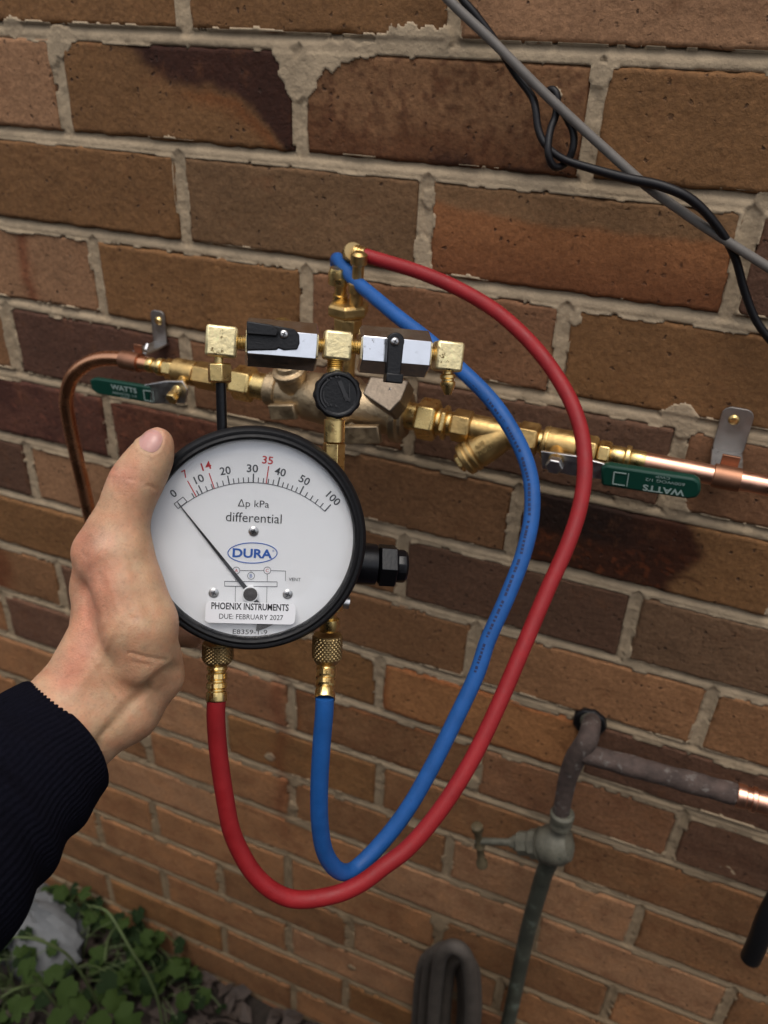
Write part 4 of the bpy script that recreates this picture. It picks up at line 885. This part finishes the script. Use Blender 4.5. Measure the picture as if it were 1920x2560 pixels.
def surface_nets(F, lo, h):
    ins = F < 0; nx, ny, nz = F.shape
    c = np.zeros((nx-1, ny-1, nz-1), int)
    cor = [(i, j, k) for i in (0, 1) for j in (0, 1) for k in (0, 1)]
    sub = lambda A, o: A[o[0]:o[0]+nx-1, o[1]:o[1]+ny-1, o[2]:o[2]+nz-1]
    for o in cor: c += sub(ins, o)
    act = (c > 0) & (c < 8); idx = -np.ones(act.shape, int); idx[act] = np.arange(act.sum())
    acc = np.zeros((act.sum(), 3)); cnt = np.zeros(act.sum())
    for a in cor:
        for ax in range(3):
            if a[ax]: continue
            b = list(a); b[ax] = 1; b = tuple(b); fa = sub(F, a)[act]; fb = sub(F, b)[act]; m = (fa < 0) != (fb < 0)
            t = np.where(m, fa/(fa-fb+1e-12), 0); p = np.tile(np.array(a, float), (len(fa), 1)); p[:, ax] = t
            acc[m] += p[m]; cnt[m] += 1
    base = np.argwhere(act); V = lo+(base+acc/cnt[:, None])*h
    Fs = []
    for ax in range(3):
        u, v = [(1, 2), (2, 0), (0, 1)][ax]
        s0 = [slice(1, None)]*3; s0 = [slice(1, -1) if i != ax else slice(0, -1) for i in range(3)]
        A = F[tuple(s0)]; s1 = list(s0); s1[ax] = slice(1, None); B = F[tuple(s1)]
        cr_ = np.argwhere((A < 0) != (B < 0)); off = np.array([1 if i != ax else 0 for i in range(3)]); g = cr_+off
        sgn = (A < 0)[tuple(cr_.T)]
        du_ = np.zeros(3, int); du_[u] = 1; dv_ = np.zeros(3, int); dv_[v] = 1
        q = [g, g-du_, g-du_-dv_, g-dv_]
        ok = np.all([np.all((x >= 0) & (x < np.array(idx.shape)), 1) for x in q], 0)
        Q = np.stack([idx[tuple(x[ok].T)] for x in q], 1); s_2 = sgn[ok]
        Q[~s_2] = Q[~s_2][:, ::-1]; Fs.append(Q)
    return V, np.concatenate(Fs)
HV, HF = surface_nets(F_, lo_, h)
def smoothv(V, F, it):
    n = len(V); E = np.concatenate([F[:, [0, 1]], F[:, [1, 2]], F[:, [2, 3]], F[:, [3, 0]]]); E = np.concatenate([E, E[:, ::-1]])
    for _ in range(it):
        A = np.zeros_like(V); np.add.at(A, E[:, 0], V[E[:, 1]]); c = np.bincount(E[:, 0], minlength=n)[:, None]; V = V*.4+A/np.maximum(c, 1)*.6
    return V
HV = smoothv(HV, HF, 12)
def pxy(V): return 960+FPX*V[:, 0]/-V[:, 2], 1280-FPX*V[:, 1]/-V[:, 2]
fn = np.cross(HV[HF[:, 2]]-HV[HF[:, 0]], HV[HF[:, 3]]-HV[HF[:, 1]]); vn_ = np.zeros_like(HV)
for k in range(4): np.add.at(vn_, HF[:, k], fn)
vn_ /= np.linalg.norm(vn_, axis=1)[:, None]+1e-9
X_, Y_ = pxy(HV); front = sstep(.0, .35, vn_[:, 2])
def seglen(pts):
    D = np.full(len(X_), 1e9)
    for (x0, y0), (x1, y1) in zip(pts, pts[1:]):
        t = np.clip(((X_-x0)*(x1-x0)+(Y_-y0)*(y1-y0))/((x1-x0)**2+(y1-y0)**2), 0, 1); D = np.minimum(D, np.hypot(X_-x0-t*(x1-x0), Y_-y0-t*(y1-y0)))
    return D
disp = np.zeros(len(X_))
for pts, w, a in (([(322, 1632), (365, 1643), (416, 1650)], 4, -.75), ([(440, 1664), (405, 1685), (344, 1741), (300, 1785), (241, 1864)], 14, -1.7), ([(372, 1725), (310, 1790), (262, 1838)], 9, -.9), ([(392, 1712), (330, 1772), (255, 1850)], 9, .7),
                  ([(272, 1192), (300, 1198), (335, 1197)], 3, -.45), ([(278, 1206), (318, 1209)], 3, -.3), ([(370, 1213), (392, 1222)], 4, -.6), ([(206, 1382), (214, 1392)], 5, -.3), ([(318, 1200), (345, 1204), (362, 1202)], 2.5, -.3), ([(300, 1186), (330, 1189)], 2.5, -.3), ([(280, 1196), (282, 1215)], 2.5, -.25), ([(330, 1655), (380, 1664)], 3, -.4), ([(236, 1640), (262, 1700), (300, 1752)], 5, .5), ([(270, 1440), (300, 1540), (250, 1660)], 5, .45),
                  ([(222, 1392), (214, 1440), (212, 1500), (222, 1560)], 9, -.6), ([(185, 1735), (250, 1640), (270, 1560)], 16, .8), ([(230, 1395), (270, 1375)], 22, 1.0), ([(330, 1400), (350, 1480), (390, 1560)], 18, -.9), ([(250, 1440), (270, 1560), (200, 1680)], 10, -.5), ([(330, 1545), (342, 1548)], 8, -.5)):
    disp += a*np.exp(-(seglen(pts)/w)**2)
disp += .22*(fbm(X_/14, Y_/14, 3)-.5)+.16*(fbm((X_+Y_)/3.2, (X_-Y_)/7.5, 6)-.5)+.12*(fbm(X_/2.2, Y_/2.2, 9)-.5)
# nail bed groove
NC = (377, 1101); th = R_(24)
def nailuv(X, Y):
    dx, dy = X-NC[0], Y-NC[1]; u = dx*math.cos(th)+dy*math.sin(th); v = -dx*math.sin(th)+dy*math.cos(th); return u/28, v/29
nu_, nv_ = nailuv(X_, Y_); rr_ = (np.abs(nu_)**2.6+np.abs(nv_)**2.6)**(1/2.6)
disp += -.45*sstep(1.10, .95, rr_)+.30*np.exp(-((rr_-1.25)/.14)**2)
HV = HV+vn_*(disp*front)[:, None]
col = np.tile(np.array([.53, .30, .175]), (len(X_), 1))
def tintc(d, w, c, a):
    k = (a*np.exp(-(d/w)**2))[:, None]; globals()['col'] = col*(1-k)+np.array(c)*k
RED = (.55, .23, .145); YEL = (.46, .29, .165); PNK = (.56, .28, .22)
tintc(seglen([(285, 1185), (320, 1195)]), 32, RED, .8); tintc(seglen([(215, 1345), (225, 1480), (220, 1600), (165, 1690)]), 38, RED, .75); tintc(seglen([(425, 1160), (405, 1210), (345, 1420)]), 24, (.38, .235, .13), .65)  # last tint puts the shade on the thumb's right side into the skin
tintc(seglen([(260, 1425), (275, 1500)]), 40, RED, .5); tintc(seglen([(350, 1480), (420, 1600)]), 45, YEL, .5); tintc(seglen([(440, 1664), (344, 1741), (241, 1864)]), 26, (.36, .22, .12), .7); tintc(seglen([(430, 1740), (360, 1840)]), 30, (.42, .23, .13), .6)
tintc(np.hypot(X_-262, Y_-1352), 26, (.58, .37, .26), .7); tintc(np.hypot(X_-342, Y_-1547), 9, (.40, .27, .19), .5)
pf = np.hypot(X_-390, Y_-1085); tintc(pf, 26, PNK, .5)
col *= (.88+.24*fbm(X_/20, Y_/20, 12))[:, None]*(1+np.stack([.10*(fbm(X_/30, Y_/30, 15)-.5), -.26*(fbm(X_/30, Y_/30, 15)-.5), -.34*(fbm(X_/30, Y_/30, 15)-.5)], 1)); col *= (1-.16*sstep(.62, .75, fbm(X_/2.5, Y_/2.5, 19)))[:, None]
CM = np.array(cam.matrix_world)
def c2w(V): return (V/1000.0) @ np.array([[RT.x, RT.y, RT.z], [UP.x, UP.y, UP.z], [-FW.x, -FW.y, -FW.z]])+np.array(CAM)
person = thing('person', 'left hand in a dark knitted sleeve holding up the gauge', 'person', Vector(c2w(HP(170, 1810, .42)[None])[0]))
inv = np.array(rootm(person).inverted()); toL = lambda Wd: Wd+inv[:3, 3]
HW = c2w(HV)
hand = npmesh('hand', toL(HW), HF, M_skin, person, cols=col)
bvh = BVHTree.FromPolygons([Vector(v) for v in HW], [tuple(f) for f in HF])
nvv = []; nff = []; nn = 22
for j in range(nn+1):
    for i in range(nn+1):
        u = -1+2*i/nn; v = -1+2*j/nn; k = max(abs(u), abs(v))
        if k > 0: q = (abs(u)**2.6+abs(v)**2.6)**(1/2.6); u, v = u*k/q, v*k/q
        U, V = u*27.5, v*28.5; px = NC[0]+U*math.cos(th)-V*math.sin(th); py = NC[1]+U*math.sin(th)+V*math.cos(th)
        r = ray(px, py).normalized(); hit = bvh.ray_cast(CAM, r)
        p = hit[0] if hit[0] is not None else bvh.find_nearest(CAM+ray(px, py)*.4150)[0]
        nvv.append(p - r*(.0009*(1-(u*u+v*v)**2*.6)) )
for j in range(nn):
    for i in range(nn): a = j*(nn+1)+i; nff.append((a, a+1, a+nn+2, a+nn+1))
mesh('thumbnail', MB().add(nvv, nff), M_nail, person, smooth=80)
# sleeve
nS = 640; rings = []
axis = [(165, 1837, .420, 36, 30), (118, 1874, .412, 38.5, 32), (45, 1938, .400, 42.5, 35), (-45, 2012, .386, 48, 39), (-165, 2115, .365, 54, 43), (-400, 2330, .33, 60, 48), (-800, 2750, .27, 66, 52)]
AXW = [Vector(c2w(HP(*a[:3])[None])[0]) for a in axis]
def cr1(P, t):
    i = min(int(t), len(P)-2); f_ = t-i; p0, p1, p2, p3 = P[max(i-1, 0)], P[i], P[i+1], P[min(i+2, len(P)-1)]
    return .5*((2*p1)+(p2-p0)*f_+(2*p0-5*p1+4*p2-p3)*f_*f_+(3*p1-p0-3*p2+p3)*f_**3)
vs = []; fs = []; RN = 70; rad = [Vector((a[3], a[4], 0)) for a in axis]
toc = -FW
for j in range(-2, RN+1):
    tt = max(j, 0)/RN*(len(axis)-1); c = cr1(AXW, tt); t = (cr1(AXW, min(tt+.05, len(axis)-1.001))-cr1(AXW, max(tt-.05, 0))).normalized(); r2 = cr1(rad, tt)*.001
    x = t.cross(FW).normalized(); y = t.cross(x).normalized()
    if j < 0: c = c+t*(.004 if j == -2 else .0); 
    for k in range(nS):
        a = 2*math.pi*k/nS; rib = .0004*(.5+.5*math.cos(a*80)); s = 1.0
        rib *= .15+.85*sstep(0, .30, tt)
        if j == -2: s = .90; rib *= .4
        if j == -1: s = .985; rib *= .8
        wr = .0016*math.sin(tt*5+math.sin(a*2)*1.2)*sstep(1.0, 2.0, tt)
        # cuff edge slanted: lower side reaches further up the hand
        sl_ = t*(.0012*math.sin(a*3+1)*(1-min(tt, 1)))
        vs.append(c+(x*math.cos(a)*(r2.x*s+rib+wr)+y*math.sin(a)*(r2.y*s+rib+wr))+sl_)
for j in range(RN+2):
    for k in range(nS): fs.append((j*nS+k, j*nS+(k+1) % nS, (j+1)*nS+(k+1) % nS, (j+1)*nS+k))
mesh('sleeve', MB().add(vs, fs), M_knit, person, smooth=80)

# the holder's unseen jacket, trousers and head, added behind the viewpoint to shade the wall
def sdf_mesh(name, parts, m, h=.016, blend=.04, cols=None):
    A = np.array([p for q in parts for p in (q[0], q[1])]); mr = max(max(q[2], q[3]) for q in parts)+.05
    l0 = A.min(0)-mr; h1 = A.max(0)+mr; ax = [np.arange(l0[i], h1[i], h) for i in range(3)]; g = np.stack(np.meshgrid(*ax, indexing='ij'), -1)
    f = np.full(g.shape[:3], 1.0)
    for p, q, ra, rb in parts: f = smin(f, sd_cone(g, np.array(p, float), np.array(q, float), ra, rb), blend)
    V, F = surface_nets(f, l0, h); V = smoothv(V, F, 3)
    return npmesh(name, toL(V), F, m, person, cols=None if cols is None else np.tile(np.array(cols), (len(V), 1)))
BX, BY = .36, -1.10
sdf_mesh('jacket', [((BX-.09, BY, 1.28), (BX-.09, BY, .90), .115, .12), ((BX+.09, BY, 1.28), (BX+.09, BY, .90), .115, .12), ((BX-.15, BY, 1.36), (BX+.15, BY, 1.36), .075, .075), ((BX, BY, 1.36), (BX, BY+.01, 1.43), .07, .06),
    ((BX-.17, BY, 1.36), (.185, -.70, 1.13), .07, .058), ((.185, -.70, 1.13), (.195, -.62, 1.137), .058, .056), ((BX+.17, BY, 1.36), (BX+.27, BY-.05, 1.08), .068, .056), ((BX+.27, BY-.05, 1.08), (BX+.16, BY+.09, .94), .054, .05)], M_knit)
sdf_mesh('trousers', [((BX-.09, BY, .96), (BX-.11, BY, .50), .115, .075), ((BX-.11, BY, .50), (BX-.12, BY-.02, .09), .072, .055), ((BX+.09, BY, .96), (BX+.11, BY, .50), .115, .075), ((BX+.11, BY, .50), (BX+.12, BY-.02, .09), .072, .055)], mat('dark_denim', (.02, .025, .04), .9))
sdf_mesh('shoes', [((BX-.12, BY-.05, .05), (BX-.13, BY+.16, .04), .045, .04), ((BX+.12, BY-.05, .05), (BX+.13, BY+.16, .04), .045, .04)], M_blackp, .012, .01)
sdf_mesh('head', [((BX, BY, 1.42), (BX, BY+.01, 1.50), .055, .055), ((BX, BY-.02, 1.62), (BX, BY+.01, 1.60), .088, .086), ((BX, BY+.03, 1.55), (BX, BY+.05, 1.535), .062, .045), ((BX, BY+.085, 1.615), (BX, BY+.105, 1.585), .010, .014),
    ((BX-.082, BY-.005, 1.60), (BX-.088, BY-.01, 1.575), .014, .010), ((BX+.082, BY-.005, 1.60), (BX+.088, BY-.01, 1.575), .014, .010), ((BX-.018, BY+.088, 1.553), (BX+.018, BY+.088, 1.553), .009, .009), ((BX-.045, BY+.078, 1.635), (BX+.045, BY+.078, 1.635), .012, .012)], M_skin, .007, .012, (.58, .36, .25))
sdf_mesh('hair', [((BX, BY-.035, 1.640), (BX, BY-.005, 1.665), .094, .074), ((BX, BY-.05, 1.60), (BX, BY-.05, 1.56), .078, .062)], mat('dark_hair', (.03, .02, .014), .7), .010, .02)
for sx in (-1, 1): mesh('eye', MB().lathe((BX+sx*.031, BY+.062, 1.612), (0, 1, 0), [(0, .012), (.008, .0105), (.013, .006), (.0142, .001)], 16), mat('eye', (.5, .48, .45), .2), person, smooth=60)

# ------------------------------------------------------------------ weeds, leaves, stone
def leaf_mesh(seed, lob=5, cup=.15):
    r = random.Random(seed); n = 26; vs = [(0, 0, 0)]; 
    for ring, q in ((.5, .5), (1, 1)):
        for i in range(n):
            a = 2*math.pi*i/n; lobes = .80+.20*abs(math.cos(a*lob/2+.3)); notch = 1-.65*math.exp(-((a-math.pi)/.35)**2); rr = ring*lobes*notch*(1+r.uniform(-.04, .04))
            vs.append((rr*math.cos(a)+.25*0, rr*math.sin(a), cup*(rr**2)*(-1)+.05*math.sin(a*3+seed)*ring))
    fs = [(0, 1+i, 1+(i+1) % n) for i in range(n)]+[(1+i, 1+n+i, 1+n+(i+1) % n, 1+(i+1) % n) for i in range(n)]
    me = bpy.data.meshes.new('leaf'); me.from_pydata(vs, [], fs); me.shade_smooth(); return me
LM = []
for sd_ in range(6):
    for mt in (M_leaf, M_leafd): me = leaf_mesh(sd_, 5 if sd_ % 2 else 7, .1+.06*sd_); me.materials.append(mt); LM.append(me)
def weed(label, base, n, spread, hgt, seed, stems=(), size=(.010, .019), pts=None):
    r = random.Random(seed); root = thing('weed', label, 'plant', base, 'weeds at the foot of the wall'); st = MB(); inv_ = Vector(base)
    def leaf(p, s, mi=None):
        o = bpy.data.objects.new('leaf', LM[r.randrange(len(LM))] if mi is None else LM[mi]); COL.objects.link(o); o.parent = root
        nrm = (Vector((r.uniform(-.6, .6), r.uniform(-.9, .3), 1))).normalized(); q = nrm.to_track_quat('Z', 'Y'); o.rotation_mode = 'QUATERNION'; o.rotation_quaternion = q @ Matrix.Rotation(r.uniform(0, 6.28), 3, 'Z').to_quaternion()
        o.location = p-inv_; o.scale = (s, s, s)
    for i in range(n):
        a = r.uniform(0, 6.28); q = r.uniform(.1, 1)**.6; p = Vector(base)+Vector((math.cos(a)*spread[0]*q, math.sin(a)*spread[1]*q, hgt*(1-.55*q*q)*r.uniform(.55, 1)))
        if p.y > -.012: p.y = -.012-r.random()*.03
        s = r.uniform(*size); mid = (Vector(base)+p)/2+Vector((r.uniform(-.02, .02), r.uniform(-.02, .02), .02)); st.tube([Vector(base)+Vector((math.cos(a)*.02, math.sin(a)*.02, 0)), mid, p], [.0012, .001, .0008], 5, 3); leaf(p, s)
    for s in stems: st.tube([at(*p) for p in s], [.0026]+[.0022]*(len(s)-2)+[.0012], 8, 5)
    for p in (pts or []): leaf(at(*p[:3]), p[3], p[4])
    mesh('stem', st, M_stem, root); return root
b0 = ag(180, 2440); b0.z = 0; b1 = ag(300, 2330); b1.z = 0; b2 = ag(40, 2520); b2.z = 0; b3 = ag(400, 2480); b3.z = 0
weed('leafy weed with two long arching stems beside the sleeve', b0, 48, (.19, .14), .15, 3,
     [[(262, 2600, 1.27), (253, 2533, 1.24), (219, 2461, 1.20), (181, 2402, 1.17), (148, 2373, 1.15), (84, 2347, 1.13), (25, 2343, 1.12)], [(180, 2570, 1.2), (156, 2533, 1.17), (101, 2461, 1.13), (63, 2423, 1.11)], [(101, 2461, 1.13), (46, 2470, 1.10), (0, 2495, 1.08)]],
     pts=[(165, 2480, 1.13, .021, 0), (190, 2520, 1.12, .020, 2), (52, 2520, 1.05, .018, 4), (60, 2425, 1.10, .016, 6), (75, 2415, 1.1, .013, 0), (240, 2560, 1.10, .022, 2), (290, 2500, 1.15, .020, 4), (150, 2555, 1.08, .020, 0), (320, 2545, 1.12, .022, 8), (265, 2455, 1.18, .018, 1)])
weed('darker bushy weed closer to the wall with one tall stem', b1, 52, (.18, .10), .15, 8,
     [[(410, 2600, 1.32), (397, 2512, 1.29), (371, 2444, 1.27), (329, 2377, 1.25), (287, 2305, 1.25), (262, 2275, 1.26), (219, 2263, 1.28)], [(262, 2400, 1.3), (270, 2350, 1.3), (290, 2315, 1.29)]])
weed('low weed in the bottom left corner', b2, 45, (.16, .13), .13, 12)
weed('sparse weed at the edge of the dead leaves', b3, 34, (.13, .07), .10, 21)
# pale stone
r = random.Random(2); sc = ag(95, 2275, .06); vs = []; fs = []; nl, nk2 = 14, 24
for i in range(nl+1):
    ph = math.pi*i/nl
    for k in range(nk2):
        a = 2*math.pi*k/nk2; nn_ = 1+.16*math.sin(a*2+ph*2)+.10*math.sin(a*5+ph*3)+.05*math.sin(a*9+ph*7)
        vs.append((sc.x+.12*nn_*math.sin(ph)*math.cos(a), sc.y-.02+.075*nn_*math.sin(ph)*math.sin(a), sc.z-.02+.07*nn_*math.cos(ph)))
for i in range(nl):
    for k in range(nk2): fs.append((i*nk2+k, (i+1)*nk2+k, (i+1)*nk2+(k+1) % nk2, i*nk2+(k+1) % nk2))
tag(mesh('rock', MB().add(vs, fs), M_stone, smooth=25), 'pale grey rock against the wall beneath the sleeve', 'rock')
# dead leaf litter
V = []; F = []; r = random.Random(5)
for i in range(900):
    x = r.uniform(-.75, .45); y = -r.random()**1.3*.42-.01; s = r.uniform(.008, .024); z = r.uniform(.004, .03); a = r.uniform(0, 6.28); tx, ty = r.uniform(-.5, .5), r.uniform(-.5, .5); o = len(V)
    for (q, w) in ((-1, 0), (-.3, .5), (.5, .42), (1.1, 0), (.5, -.42), (-.3, -.5)):
        X = s*(q*math.cos(a)-w*math.sin(a)); Y = s*(q*math.sin(a)+w*math.cos(a)); V.append((x+X, min(y+Y, -.002), z+X*tx+Y*ty+s*.5*abs(w)))
    F.append((o, o+1, o+4, o+5)) ; F.append((o+1, o+2, o+3, o+4))
    F[-2] = (o, o+1, o+4, o+5)
tag(mesh('leaf_litter', MB().add(V, F), M_dead, flat=True), 'brown dead leaves lying on the soil by the wall', kind='stuff')
tw = MB()
for i in range(26):
    x = r.uniform(-.5, .35); y = -r.uniform(.02, .3); a = r.uniform(-.7, .7); L = r.uniform(.05, .16)
    tw.tube([(x, y, .02), (x+L*.5*math.cos(a), y+L*.5*math.sin(a)*.4, .03+r.random()*.015), (x+L*math.cos(a), min(y+L*math.sin(a)*.4, -.005), .018)], .0022, 6, 3)
tag(mesh('twigs', tw, M_dead), 'thin dry twigs scattered among the dead leaves', kind='stuff')
# unseen fence added behind the camera to darken the lower wall
fe = thing('shade_fence', 'unseen paling fence added behind the viewer to darken the lower wall', 'fence', Vector((0, -1.62, 0)))
me0 = None
for i in range(34):
    x = -2.2+i*.13
    if me0 is None:
        o = mesh('paling', MB().box((0, 0, .90), (.062, .009, .90)), M_wood, fe, local=True); me0 = o.data
    else: o = bpy.data.objects.new('paling', me0); COL.objects.link(o); o.parent = fe
    o.location = (x, random.uniform(-.004, .004), random.uniform(-.02, .02))
for z in (.35, 1.5): mesh('rail', MB().box((0, -.035, z), (2.3, .02, .04)), M_wood, fe, local=True)
print('bricks', NB)
